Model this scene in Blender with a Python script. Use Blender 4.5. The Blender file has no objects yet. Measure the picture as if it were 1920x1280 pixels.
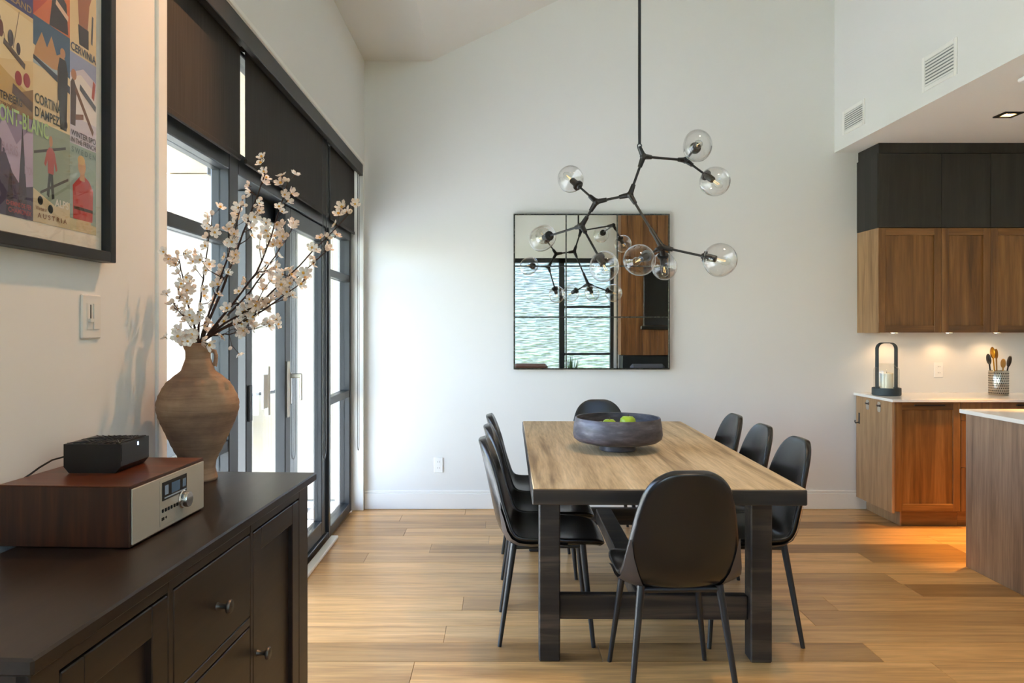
import bpy, bmesh, math, random
from mathutils import Vector, Matrix
R = random.Random(7)
scn = bpy.context.scene
COL = scn.collection
PI = math.pi

# ------------------------------------------------------------------ camera, sky, sun, exposure
cam = bpy.data.cameras.new('camera'); camo = bpy.data.objects.new('camera', cam); COL.objects.link(camo)
camo.location = (0, 0, 1.42); camo.rotation_euler = (PI/2, 0, 0)
cam.sensor_width = 36; cam.lens = 1390/1920*36; cam.shift_x = 25/1920; cam.shift_y = -24/1920
cam.clip_start = 0.02; cam.clip_end = 200
scn.camera = camo
scn.view_settings.view_transform = 'Standard'; scn.view_settings.look = 'None'
scn.view_settings.gamma = 1; scn.view_settings.use_curve_mapping = False
scn.view_settings.exposure = 1.18
scn.cycles.use_denoising = True
scn.cycles.max_bounces = 14; scn.cycles.diffuse_bounces = 7; scn.cycles.glossy_bounces = 6
scn.cycles.transparent_max_bounces = 24; scn.cycles.transmission_bounces = 10
scn.cycles.caustics_reflective = False; scn.cycles.caustics_refractive = False
scn.cycles.sample_clamp_indirect = 6

w = bpy.data.worlds.new('sky'); scn.world = w; w.use_nodes = True
nt = w.node_tree; nt.nodes.clear()
sky = nt.nodes.new('ShaderNodeTexSky'); sky.sky_type = 'NISHITA'; sky.sun_disc = False
sky.sun_elevation = math.radians(58); sky.sun_rotation = math.radians(-88.3); sky.altitude = 300
sky.dust_density = 1.0; sky.ozone_density = 2.0
bg = nt.nodes.new('ShaderNodeBackground'); bg.inputs[1].default_value = 1.05
wo = nt.nodes.new('ShaderNodeOutputWorld')
nt.links.new(sky.outputs[0], bg.inputs[0]); nt.links.new(bg.outputs[0], wo.inputs[0])

sun = bpy.data.lights.new('sun', 'SUN'); sun.energy = 40; sun.angle = math.radians(0.6); sun.color = (1, .98, .95)
suno = bpy.data.objects.new('sun', sun); COL.objects.link(suno)
suno.rotation_euler = Vector((.50, -.015, -.82)).to_track_quat('-Z', 'Y').to_euler()

def portal(name, loc, rot, sx, sy):
    l = bpy.data.lights.new(name, 'AREA'); l.shape = 'RECTANGLE'; l.size = sx; l.size_y = sy; l.cycles.is_portal = True
    o = bpy.data.objects.new(name, l); COL.objects.link(o); o.location = loc; o.rotation_euler = rot
portal('portal_doors', (-1.30, 4.08, 1.38), (0, -PI/2, 0), 2.7, 3.5)
portal('portal_left', (-1.30, -1.15, 1.8), (0, -PI/2, 0), 1.8, 3.5)
portal('portal_gable', (2.45, -3.52, 4.45), (PI/2, 0, 0), 3.4, 1.5)
portal('portal_rear', (0.75, -3.42, 1.45), (PI/2, 0, 0), 3.3, 2.8)

# ------------------------------------------------------------------ materials
MATS = {}
def srgb(h):
    if isinstance(h, str):
        h = h.lstrip('#'); c = [int(h[i:i+2], 16)/255 for i in (0, 2, 4)]
    else: c = h
    return tuple((x/12.92 if x <= .04045 else ((x+.055)/1.055)**2.4) for x in c) + (1,)
class NT:
    def __init__(s, name):
        s.m = bpy.data.materials.new(name); s.m.use_nodes = True; s.t = s.m.node_tree
        s.b = s.t.nodes['Principled BSDF']; s.out = s.t.nodes['Material Output']
    def n(s, typ, **kw):
        x = s.t.nodes.new(typ)
        for k, v in kw.items():
            if hasattr(x, k): setattr(x, k, v)
        return x
    def l(s, a, b): s.t.links.new(a, b)
    def set(s, **kw):
        for k, v in kw.items(): s.b.inputs[k.replace('_', ' ')].default_value = v
    def coords(s, scale=(1, 1, 1), rand=False):
        tc = s.n('ShaderNodeTexCoord'); mp = s.n('ShaderNodeMapping'); mp.inputs['Scale'].default_value = scale
        s.l(tc.outputs['Object'], mp.inputs['Vector'])
        if rand:
            oi = s.n('ShaderNodeObjectInfo'); ml = s.n('ShaderNodeMath', operation='MULTIPLY'); ml.inputs[1].default_value = 37.0
            s.l(oi.outputs['Random'], ml.inputs[0]); s.l(ml.outputs[0], mp.inputs['Location'])
        return mp.outputs[0]
    def noise(s, vec, scale, detail=4, rough=.55, dist=0.0):
        x = s.n('ShaderNodeTexNoise'); x.inputs['Scale'].default_value = scale; x.inputs['Detail'].default_value = detail
        x.inputs['Roughness'].default_value = rough; x.inputs['Distortion'].default_value = dist
        s.l(vec, x.inputs['Vector']); return x.outputs['Fac']
    def ramp(s, fac, stops):
        r = s.n('ShaderNodeValToRGB'); e = r.color_ramp.elements
        while len(e) > 1: e.remove(e[-1])
        e[0].position = stops[0][0]; e[0].color = stops[0][1]
        for p, c in stops[1:]:
            q = e.new(p); q.color = c
        s.l(fac, r.inputs[0]); return r.outputs[0]
    def mix(s, fac, a, b, mode='MIX'):
        x = s.n('ShaderNodeMix', data_type='RGBA', blend_type=mode)
        for sock, v in ((x.inputs[0], fac), (x.inputs[6], a), (x.inputs[7], b)):
            if hasattr(v, 'node'): s.l(v, sock)
            else: sock.default_value = v
        return x.outputs[2]
    def bump(s, h, strength=.2, dist=.002):
        x = s.n('ShaderNodeBump'); x.inputs['Strength'].default_value = strength; x.inputs['Distance'].default_value = dist
        s.l(h, x.inputs['Height']); s.l(x.outputs[0], s.b.inputs['Normal'])
def plain(name, col, rough=.5, metal=0, spec=.5, bump=0, bscale=60, var=.0, coat=0):
    t = NT(name); c = srgb(col); t.set(Base_Color=c, Roughness=rough, Metallic=metal)
    t.b.inputs['Specular IOR Level'].default_value = spec; t.b.inputs['Coat Weight'].default_value = coat
    v = t.coords()
    if var:
        f = t.noise(v, 6, 5)
        t.l(t.ramp(f, [(.3, tuple(x*(1-var) for x in c[:3])+(1,)), (.7, tuple(min(1, x*(1+var)) for x in c[:3])+(1,))]), t.b.inputs['Base Color'])
    if bump: t.bump(t.noise(v, bscale, 4), bump, .002)
    MATS[name] = t.m; return t.m
def wood(name, dark, mid, light, axis='z', scale=1.0, rough=.45, rand=True, bump=.12, contrast=(.32, .5, .7), tint=0.0, spec=.5, knots=False):
    t = NT(name); t.set(Roughness=rough); t.b.inputs['Specular IOR Level'].default_value = spec
    st = {'x': (.06, 1, 1), 'y': (1, .06, 1), 'z': (1, 1, .06)}[axis]
    v = t.coords(tuple(a*scale for a in st), rand)
    a = t.noise(v, 14, 6, .6, .6); bnz = t.noise(v, 90, 3, .5)
    col = t.ramp(a, [(contrast[0], srgb(dark)), (contrast[1], srgb(mid)), (contrast[2], srgb(light))])
    fine = t.ramp(bnz, [(.35, (.72, .72, .72, 1)), (.6, (1.05, 1.05, 1.05, 1))])
    c = t.mix(.6, col, fine, 'MULTIPLY')
    if tint:
        oi = t.n('ShaderNodeObjectInfo')
        tr = t.ramp(oi.outputs['Random'], [(0, (1-tint, 1-tint*1.1, 1-tint*1.3, 1)), (.5, (1, 1, 1, 1)), (1, (1+tint*.5, 1+tint*.45, 1+tint*.3, 1))])
        c = t.mix(1.0, c, tr, 'MULTIPLY')
    if knots:
        kv = t.coords(tuple(a*scale for a in ((.35, 1, 1) if axis == 'x' else (1, .35, 1))), rand)
        vk = t.n('ShaderNodeTexVoronoi'); vk.inputs['Scale'].default_value = 3.2; vk.inputs['Randomness'].default_value = 1; t.l(kv, vk.inputs['Vector'])
        kf = t.ramp(vk.outputs['Distance'], [(.0, (.2, .15, .12, 1)), (.06, (.5, .42, .34, 1)), (.15, (1, 1, 1, 1))])
        c = t.mix(t.ramp(t.noise(v, 3.1, 2), [(.45, (0, 0, 0, 1)), (.55, (1, 1, 1, 1))]), c, t.mix(.85, c, kf, 'MULTIPLY'))
    t.l(c, t.b.inputs['Base Color'])
    if bump: t.bump(bnz, bump, .0015)
    MATS[name] = t.m; return t
def thin_glass(name, tint=(1, 1, 1, 1), rough=0.0, ior=1.45, gain=1.0, power=5):
    t = NT(name); t.t.nodes.remove(t.b)
    tr = t.n('ShaderNodeBsdfTransparent'); tr.inputs[0].default_value = tint
    gl = t.n('ShaderNodeBsdfGlossy'); gl.inputs['Roughness'].default_value = rough
    f0 = ((ior-1)/(ior+1))**2                                # Schlick, the same on both faces of a thin sheet
    lw = t.n('ShaderNodeLayerWeight'); lw.inputs[0].default_value = .5
    pw_ = t.n('ShaderNodeMath', operation='POWER'); pw_.inputs[1].default_value = power; t.l(lw.outputs['Facing'], pw_.inputs[0])
    ml = t.n('ShaderNodeMath', operation='MULTIPLY_ADD'); ml.inputs[1].default_value = (1-f0)*gain; ml.inputs[2].default_value = f0*gain; ml.use_clamp = True
    mx = t.n('ShaderNodeMixShader'); t.l(pw_.outputs[0], ml.inputs[0]); t.l(ml.outputs[0], mx.inputs[0])
    t.l(tr.outputs[0], mx.inputs[1]); t.l(gl.outputs[0], mx.inputs[2]); t.l(mx.outputs[0], t.out.inputs[0])
    MATS[name] = t.m
def glow(name, col, strength):
    t = NT(name); t.set(Base_Color=srgb(col)); t.b.inputs['Emission Color'].default_value = srgb(col)
    t.b.inputs['Emission Strength'].default_value = strength; MATS[name] = t.m

plain('wall', '#e2e1dd', .7, bump=.03, bscale=250)
plain('ceil', '#dfddd8', .8, bump=.03, bscale=250)
plain('white_trim', '#eceae4', .4)
plain('frame_black', '#17191b', .35, spec=.6)
plain('fascia', '#2e2b28', .45)
plain('steel', '#b9b6ae', .22, metal=1)
plain('satin_white', '#efeeea', .35)
plain('plate', '#dedbd4', .4)
plain('black_metal', '#141414', .42, spec=.5)
plain('chair_metal', '#1b1c1e', .38, spec=.6)
plain('pewter', '#5a5652', .4, metal=.8)
plain('concrete', '#a4a8ab', .9, var=.1)
plain('grass', '#67754a', .95, var=.3)
plain('siding', '#cfc5b0', .7)
plain('soffit', '#b6a58c', .7)
plain('black_plastic', '#0e0d0d', .35)
plain('duct_grey', '#8e9190', .6)
plain('dark_gap', '#080808', .8)
plain('silver', '#b8b3a6', .42, metal=.35, bump=.05, bscale=400)
plain('chrome', '#d8d6d2', .12, metal=1)
plain('candle', '#efe4cb', .6)
plain('lantern', '#2f3b40', .55)
plain('apple', '#9bb62a', .35, var=.2)
plain('apple_stem', '#4b3520', .8)
plain('stone_top', '#e9e7e2', .18, spec=.6)
plain('bulb_base', '#2a2a28', .4)
plain('mat_board', '#e9dfcd', .8)
plain('spoon_gold', '#c88a1c', .25, metal=.7)
plain('spoon_wood', '#a8772f', .55)
plain('bark', '#3a2418', .8)
plain('petal', '#f3eee8', .6)
plain('petal_warm', '#eedccd', .6)
plain('stamen', '#d9a23c', .6)
plain('leather_tan', '#6a4632', .5)
plain('grey_fabric', '#5c5c62', .9, bump=.2, bscale=300)
plain('leaf', '#3d5b2c', .5)
plain('terracotta_pot', '#3b3835', .6)
plain('tv', '#050506', .15)
plain('hearth', '#141312', .6)
for nm, c in (('petal', '#f3eee8'), ('petal_warm', '#ecd6c2')):
    MATS[nm].node_tree.nodes['Principled BSDF'].inputs['Subsurface Weight'].default_value = 0
thin_glass('glass', (.868, .885, .895, 1), 0, 1.5, 1.1)
thin_glass('clear_glass', (.98, .99, .99, 1), 0, 1.5, 1.0)
thin_glass('globe_glass', (.965, .965, .96, 1), 0, 1.5, 1.6, 3.2)
thin_glass('picture_glass', (1, 1, 1, 1), 0, 1.5, 1.0)
thin_glass('lantern_glass', (.96, .97, .95, 1), 0, 1.45, 1.3)
glow('puck_glow', '#ffd9a0', 14)
glow('pot_glow', '#ffc670', 18)
glow('led', '#bcd8ff', 4)
glow('filament', '#ffcf8a', .8)

t = NT('mirror'); t.set(Base_Color=(.74, .74, .72, 1), Metallic=1, Roughness=.012)
v = t.coords(); t.bump(t.noise(v, 1.6, 1), .02, .01); MATS['mirror'] = t.m
t = NT('mirror_edge'); t.set(Roughness=.35, Metallic=.7)
v = t.coords(); t.l(t.ramp(t.noise(v, 60, 5, .7), [(.35, srgb('#171613')), (.55, srgb('#4c4a40')), (.75, srgb('#8d8877'))]), t.b.inputs['Base Color']); MATS['mirror_edge'] = t.m

wood('floor_oak', '#9a7142', '#c89c64', '#deb67e', 'x', 1.0, .34, True, .08, (.25, .52, .8), .40, knots=True)
t = wood('table_top', '#8a6f4c', '#c0a379', '#d9be95', 'y', 1.1, .6, False, .35, (.3, .48, .68))
t = wood('table_dark', '#171310', '#2b241f', '#5a4c40', 'x', 1.0, .5, True, .3)
wood('walnut', '#4b3016', '#7c5428', '#9c7240', 'z', .9, .42, True, .08, (.28, .5, .75))
wood('walnut_h', '#4b3016', '#7c5428', '#9c7240', 'x', .9, .42, True, .08, (.28, .5, .75))
wood('oak_side', '#7b5c3d', '#a3805a', '#b8966e', 'z', 1.0, .5, True, .08, (.28, .5, .75))
wood('island_wood', '#6f5644', '#967961', '#ac9077', 'z', 1.1, .5, True, .08, (.28, .5, .75))
wood('black_oak', '#171512', '#211f1b', '#2c2924', 'z', 1.0, .5, True, .08)
wood('sideboard', '#1a110d', '#271c16', '#34271e', 'y', 1.0, .36, True, .06, (.3, .5, .72), 0, .5)
wood('radio_wood', '#2f140a', '#5c2c17', '#7b3f22', 'x', 1.3, .3, False, .03, (.3, .5, .75))
wood('radio_side', '#1f0f08', '#3e2012', '#5a3019', 'z', 1.6, .4, False, .03, (.3, .5, .75))
wood('panel_wood', '#5a3418', '#85552b', '#9f6e3e', 'z', .8, .45, True, .05)

t = NT('leather'); t.set(Roughness=.27); t.b.inputs['Specular IOR Level'].default_value = .55
v = t.coords(); t.l(t.ramp(t.noise(v, 5, 5), [(.3, srgb('#161515')), (.7, srgb('#211f1e'))]), t.b.inputs['Base Color'])
vo = t.n('ShaderNodeTexVoronoi'); vo.inputs['Scale'].default_value = 380; t.l(v, vo.inputs['Vector']); t.bump(vo.outputs['Distance'], .12, .0006); MATS['leather'] = t.m
plain('leather_patch_lit', '#4a4340', .42, bump=.1, bscale=300)  # brown patch leather, brightened in colour to imitate light catching it
t = NT('blind'); t.set(Roughness=.9)
v = t.coords((1, 1, .02)); t.l(t.ramp(t.noise(v, 160, 3), [(.3, srgb('#2e2b28')), (.7, srgb('#3d3935'))]), t.b.inputs['Base Color']); MATS['blind'] = t.m
t = NT('clay'); t.set(Roughness=.85); t.b.inputs['Specular IOR Level'].default_value = .2
v = t.coords(); vz = t.coords((.25, .25, 3)); a = t.noise(v, 9, 6); b = t.noise(vz, 22, 4, .6, .3)
c1 = t.ramp(a, [(.3, srgb('#84695a')), (.55, srgb('#a5866c')), (.75, srgb('#b89c82'))]); c2 = t.ramp(b, [(.35, (.62, .6, .58, 1)), (.6, (1, 1, 1, 1))])
t.l(t.mix(.65, c1, c2, 'MULTIPLY'), t.b.inputs['Base Color']); t.bump(b, .5, .004); MATS['clay'] = t.m
t = NT('bowl'); t.set(Roughness=.42, Metallic=.25)
v = t.coords((1, 1, 4)); t.l(t.ramp(t.noise(v, 9, 6, .6), [(.3, srgb('#38353a')), (.55, srgb('#57535a')), (.78, srgb('#7d7982'))]), t.b.inputs['Base Color']); t.bump(t.noise(v, 30, 4), .2, .003); MATS['bowl'] = t.m
t = NT('stacked_stone'); t.set(Roughness=.85)
v = t.coords((1, 1, 5)); vo = t.n('ShaderNodeTexVoronoi'); vo.inputs['Scale'].default_value = 4.5; t.l(v, vo.inputs['Vector'])
t.l(t.mix(.7, t.ramp(t.noise(v, 7, 6, .7), [(.3, srgb('#4c565b')), (.7, srgb('#9aa4a8'))]), vo.outputs['Distance'], 'SOFT_LIGHT'), t.b.inputs['Base Color']); t.bump(vo.outputs['Distance'], .8, .05); MATS['stacked_stone'] = t.m
t = NT('perforated'); t.set(Metallic=1, Roughness=.25)
MATS['perforated'] = t.m; t.set(Base_Color=srgb('#b9b2a6'))
def flat(hexcol):
    k = 'print_'+hexcol
    if k not in MATS: plain(k, hexcol, .75, spec=.2)
    return k

# ------------------------------------------------------------------ mesh builder
class MB:
    def __init__(s): s.v = []; s.f = []; s.mi = []; s.cur = 0
    def add(s, vs, fs):
        o = len(s.v); s.v += [tuple(x) for x in vs]; s.f += [tuple(i+o for i in f) for f in fs]; s.mi += [s.cur]*len(fs); return s
    def box(s, x0, x1, y0, y1, z0, z1, c=0.0):
        x0, x1 = min(x0, x1), max(x0, x1); y0, y1 = min(y0, y1), max(y0, y1); z0, z1 = min(z0, z1), max(z0, z1)
        if c <= 0:
            vs = [(x, y, z) for x in (x0, x1) for y in (y0, y1) for z in (z0, z1)]
            return s.add(vs, [(0, 1, 3, 2), (4, 6, 7, 5), (0, 4, 5, 1), (2, 3, 7, 6), (0, 2, 6, 4), (1, 5, 7, 3)])
        c = min(c, (x1-x0)*.45, (y1-y0)*.45, (z1-z0)*.45)
        vs = []; idx = {}
        for i, x in enumerate((x0, x1)):
            for j, y in enumerate((y0, y1)):
                for k, z in enumerate((z0, z1)):
                    xi = x+c*(1-2*i); yi = y+c*(1-2*j); zi = z+c*(1-2*k)
                    for a, p in enumerate(((x, yi, zi), (xi, y, zi), (xi, yi, z))):
                        idx[i, j, k, a] = len(vs); vs.append(p)
        fs = []
        for i in (0, 1): fs.append([idx[i, 0, 0, 0], idx[i, 1, 0, 0], idx[i, 1, 1, 0], idx[i, 0, 1, 0]])
        for j in (0, 1): fs.append([idx[0, j, 0, 1], idx[1, j, 0, 1], idx[1, j, 1, 1], idx[0, j, 1, 1]])
        for k in (0, 1): fs.append([idx[0, 0, k, 2], idx[1, 0, k, 2], idx[1, 1, k, 2], idx[0, 1, k, 2]])
        for p in (0, 1):
            for q in (0, 1):
                fs.append([idx[p, q, 0, 0], idx[p, q, 1, 0], idx[p, q, 1, 1], idx[p, q, 0, 1]])
                fs.append([idx[p, 0, q, 0], idx[p, 1, q, 0], idx[p, 1, q, 2], idx[p, 0, q, 2]])
                fs.append([idx[0, p, q, 1], idx[1, p, q, 1], idx[1, p, q, 2], idx[0, p, q, 2]])
                for r_ in (0, 1): fs.append([idx[p, q, r_, 0], idx[p, q, r_, 1], idx[p, q, r_, 2]])
        return s.add(vs, fs)
    def rings(s, rings, cap=True, close=True):
        o = []; n = len(rings[0])
        vs = [p for r_ in rings for p in r_]; fs = []
        for i in range(len(rings)-1):
            for j in range(n if close else n-1):
                a = i*n+j; b = i*n+(j+1) % n; fs.append((a, b, b+n, a+n))
        if cap:
            fs.append(tuple(range(n))); fs.append(tuple((len(rings)-1)*n+i for i in range(n)))
        return s.add(vs, fs)
    def cyl(s, p0, p1, r0, r1=None, n=14):
        return s.tube([p0, p1], [r0, r0 if r1 is None else r1], n)
    def tube(s, pts, rad, n=8, cap=True):
        pts = [Vector(p) for p in pts]; rad = rad if isinstance(rad, (list, tuple)) else [rad]*len(pts)
        rs = []; up = None
        for i, p in enumerate(pts):
            d = (pts[min(i+1, len(pts)-1)]-pts[max(i-1, 0)]).normalized()
            if up is None: up = d.orthogonal().normalized()
            else:
                up = (up-d*up.dot(d)); up = up.normalized() if up.length > 1e-6 else d.orthogonal().normalized()
            q = d.cross(up)
            rs.append([p+(up*math.cos(2*PI*k/n)+q*math.sin(2*PI*k/n))*rad[i] for k in range(n)])
        return s.rings(rs, cap)
    def lathe(s, prof, c=(0, 0, 0), n=40, cap=False):
        return s.rings([[(c[0]+r_*math.cos(2*PI*k/n), c[1]+r_*math.sin(2*PI*k/n), c[2]+z) for k in range(n)] for r_, z in prof], cap)
    def prism(s, poly, axis, a, b):
        f = {'x': lambda u, v_, w_: (w_, u, v_), 'y': lambda u, v_, w_: (u, w_, v_), 'z': lambda u, v_, w_: (u, v_, w_)}[axis]
        return s.rings([[f(u, v_, a) for u, v_ in poly], [f(u, v_, b) for u, v_ in poly]], True)
    def ball(s, c, r, n=10, m=7, sq=(1, 1, 1)):
        prof = [(max(1e-4, math.sin(PI*i/m))*r, -math.cos(PI*i/m)*r) for i in range(m+1)]
        return s.rings([[(c[0]+a*math.cos(2*PI*k/n)*sq[0], c[1]+a*math.sin(2*PI*k/n)*sq[1], c[2]+z*sq[2]) for k in range(n)] for a, z in prof], True)
    def xf(s, M, start=0):
        s.v[start:] = [tuple(M @ Vector(p)) for p in s.v[start:]]; return s
    def mesh(s, name, mats, smooth=None, fix=True, off=None):
        me = bpy.data.meshes.new(name)
        vs = s.v if off is None else [(p[0]-off[0], p[1]-off[1], p[2]-off[2]) for p in s.v]
        me.from_pydata(vs, [], s.f); me.update()
        mats = mats if isinstance(mats, (list, tuple)) else [mats]
        for m in mats: me.materials.append(MATS[m])
        if len(mats) > 1: me.polygons.foreach_set('material_index', s.mi)
        if fix:
            bm = bmesh.new(); bm.from_mesh(me); bmesh.ops.recalc_face_normals(bm, faces=bm.faces); bm.to_mesh(me); bm.free()
        if smooth is not None:
            me.polygons.foreach_set('use_smooth', [True]*len(me.polygons)); me.set_sharp_from_angle(angle=math.radians(smooth))
        me.update(); return me
OFF = {}
def tag(o, label=None, cat=None, group=None, kind=None):
    if label: o['label'] = label
    if cat: o['category'] = cat
    if group: o['group'] = group
    if kind: o['kind'] = kind
    return o
def thing(name, label, cat, loc=(0, 0, 0), rotz=0, group=None, world=True):
    o = bpy.data.objects.new(name, None); COL.objects.link(o); o.location = loc; o.rotation_euler = (0, 0, rotz)
    o.empty_display_size = .1; OFF[o] = loc if world else (0, 0, 0)
    return tag(o, label, cat, group)
def obj(name, mb, mat, parent=None, smooth=None, fix=True, label=None):
    off = OFF.get(parent) if parent else None
    me = mb.mesh(name, mat, smooth, fix, off) if isinstance(mb, MB) else mb
    o = bpy.data.objects.new(name, me); COL.objects.link(o)
    if parent: o.parent = parent; OFF[o] = OFF.get(parent, (0, 0, 0))
    if label: o['label'] = label
    return o
def copy_tree(o, parent=None):
    c = o.copy(); COL.objects.link(c); c.parent = parent
    for ch in list(o.children): copy_tree(ch, c)
    return c
def struct(name, mb, mat, label, parent=None):
    o = obj(name, mb, mat, parent); tag(o, label, None, None, 'structure'); return o
def B(*a, c=0.0): return MB().box(*a, c=c)

# ------------------------------------------------------------------ room shell
XL, YB, XR, YR = -1.06, 5.85, 4.35, -3.30      # left wall face, back wall face, right wall face, rear wall face
ZL, XK, ZK, SL = 3.53, 2.65, 2.807, .481       # low ceiling, kitchen bulkhead face, kitchen ceiling, vault slope
Y0, Y1, ZH = 2.35, 5.80, 2.70                  # door opening in the left wall
RID = 3.0                                      # vault ridge
zr = ZL+SL*(RID+.53)
floor = struct('floor', B(-1.28, XR, YR, YB, -.2, -.014), 'walnut_h', 'honey oak plank floor of the open living space')
def plank(x0, x1, y0, y1):
    o = obj('plank', B(x0+.0006, x1-.0006, y0+.0006, y1-.0006, -.014, R.uniform(-.0006, 0), c=.0012), 'floor_oak', floor)
pw = .192; y = YB; n = 0
while y > YR+.01:
    ya = max(YR, y-pw); x = -1.14-R.uniform(.1, 1.7)
    while x < XR-.02:
        L = R.choice((1.2, 1.5, 1.9, 2.2)); a, b = max(x, -1.14), min(x+L, XR)
        if ya > Y1-.05 or y < Y0+.05: a = max(a, XL)
        if b-a > .03: plank(a, b, ya, y)
        x += L
    y = ya
t = .22
wl = MB(); wl.box(XL-t, XL, .6, Y0, -.2, ZL+.1); wl.box(XL-t, XL, -2.9, .6, ZH, ZL+.1); wl.box(XL-t, XL, -2.9, .6, -.2, .9); wl.box(XL-t, XL, YR-.2, -2.9, -.2, ZL+.1); wl.box(XL-t, XL, Y0, Y1, ZH, ZL+.1); wl.box(XL-t, XL, Y1, YB, -.2, ZL+.1)
struct('wall_left', wl, 'wall', 'off-white left wall around the glass doors')
prof = [(-1.28, -.2), (XR+.2, -.2), (XR+.2, zr-SL*(XR+.2-RID)+.1), (RID, zr+.1), (-.53, ZL+.1), (-1.28, ZL+.1)]
struct('wall_back', MB().prism(prof, 'y', YB, YB+.2), 'wall', 'tall off-white wall behind the dining table')
struct('wall_right', B(XR, XR+.2, YR-.2, YB, -.2, zr-SL*(XR-RID)+.2), 'wall', 'off-white wall at the kitchen side')
cl = MB(); cl.prism([(XL-.22, ZL), (-.53, ZL), (RID, zr), (XR+.2, zr-SL*(XR+.2-RID)), (XR+.2, zr-SL*(XR+.2-RID)+.2), (RID, zr+.2), (-.53, ZL+.2), (XL-.22, ZL+.2)], 'y', YR-.2, YB+.2)
struct('ceiling', cl, 'ceil', 'pale vaulted ceiling rising from a flat strip')
struct('wall_bulkhead', B(XK, XR, .3, YB, ZK, zr-.06-SL*(XR-RID)), 'wall', 'white bulkhead box above the kitchen')
# rear wall with the big window (seen in the mirror)
WX0, WX1, WZ0, WZ1 = -.9, 2.32, .06, 2.84
wr = MB(); wr.box(-1.28, WX0, YR-.2, YR, -.2, ZL+.1); wr.box(WX1, XR, YR-.2, YR, -.2, 2.9); wr.box(WX0, WX1, YR-.2, YR, -.2, WZ0)
wr.box(WX0, WX1, YR-.2, YR, WZ1, 3.75); wr.box(WX1, XR, YR-.2, YR, 2.9, 3.75)
wr.prism([(-.08, 3.75), (.8, 3.75), (.8, 4.27), (-.08, 3.85)], 'y', YR-.2, YR); wr.box(4.1, XR, YR-.2, YR, 3.75, 4.72)
struct('wall_rear', wr, 'wall', 'rear living room wall with tall window, seen in the mirror')
win3 = tag(thing('window_3', 'dark-framed rear window reflected in the mirror', None, (0.7, YR-.1, 0)), kind='structure')
fr = MB()
for a, b in ((WX0, WX0+.07), (.22, .28), (1.22, 1.33), (WX1-.07, WX1)): fr.box(a, b, YR-.15, YR-.03, WZ0, WZ1)
for a, b in ((WZ0, WZ0+.07), (WZ1-.09, WZ1)): fr.box(WX0, WX1, YR-.15, YR-.03, a, b)
obj('window_frame', fr, 'frame_black', win3)
for z_ in (.91, 1.86): obj('muntin', B(1.33, WX1-.07, YR-.12, YR-.07, z_-.022, z_+.022), 'frame_black', win3)
for a, b in ((WX0+.07, .22), (.28, 1.22)): obj('pane', B(a, b, YR-.1, YR-.09, WZ0+.07, WZ1-.09), 'clear_glass', win3)
for a, b in ((WZ0+.07, .888), (.932, 1.838), (1.882, WZ1-.09)): obj('pane', B(1.33, WX1-.07, YR-.1, YR-.09, a, b), 'clear_glass', win3)
gw = tag(thing('added_window_6', 'added clear gable window high in the rear wall, lighting the upper walls', None, (2.4, YR-.1, 3.75)), kind='structure')  # gable window added out of view to brighten the upper walls
gc = lambda x: (ZL+SL*(x+.53) if x < RID else zr-SL*(x-RID))
fr = MB(); fr.box(.8, 4.1, YR-.15, YR-.05, 3.75, 3.81)
for xx in (.8, 1.9, RID-.03, 4.04): fr.box(xx, xx+.06, YR-.15, YR-.05, 3.75, gc(xx))
obj('window_frame', fr, 'frame_black', gw)
for a, b in ((.86, 1.9), (1.96, RID-.03), (RID+.03, 4.04)): obj('pane', MB().prism([(a, 3.81), (b, 3.81), (b, gc(b)), (a, gc(a))], 'y', YR-.104, YR-.096), 'clear_glass', gw)
# baseboards and casings
def base(name, x0, x1, y0, y1, lab):
    m = MB(); m.box(x0, x1, y0, y1, 0, .125, c=.003)
    if x1-x0 > y1-y0: m.box(x0, x1, y0+.006, y1, .125, .147, c=.004)
    else: m.box(x0, x1-.006, y0, y1, .125, .147, c=.004)
    struct(name, m, 'white_trim', lab)
base('baseboard_back', XL+.004, 2.90, YB-.016, YB, 'white baseboard under the mirror wall')
base('baseboard_left', XL, XL+.016, .62, 2.28, 'white baseboard behind the sideboard')
struct('trim_1', B(XL-.004, XL+.010, Y0-.062, Y0, 0, 2.78, c=.003), 'white_trim', 'white casing at the near edge of the glass wall')
struct('trim_2', B(XL-.11, XL+.004, Y1-.012, Y1, 0, ZH, c=.003), 'white_trim', 'white jamb at the far edge of the glass wall')
struct('trim_3', B(XL-.004, XL+.006, Y0, Y1+.03, ZH+.004, ZH+.028, c=.003), 'white_trim', 'thin white trim line above the blind fascia')
struct('trim_4', B(-1.135, -1.085, 3.275, 5.02, 0, .022, c=.004), 'satin_white', 'pale threshold strip along the sliding door')

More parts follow.
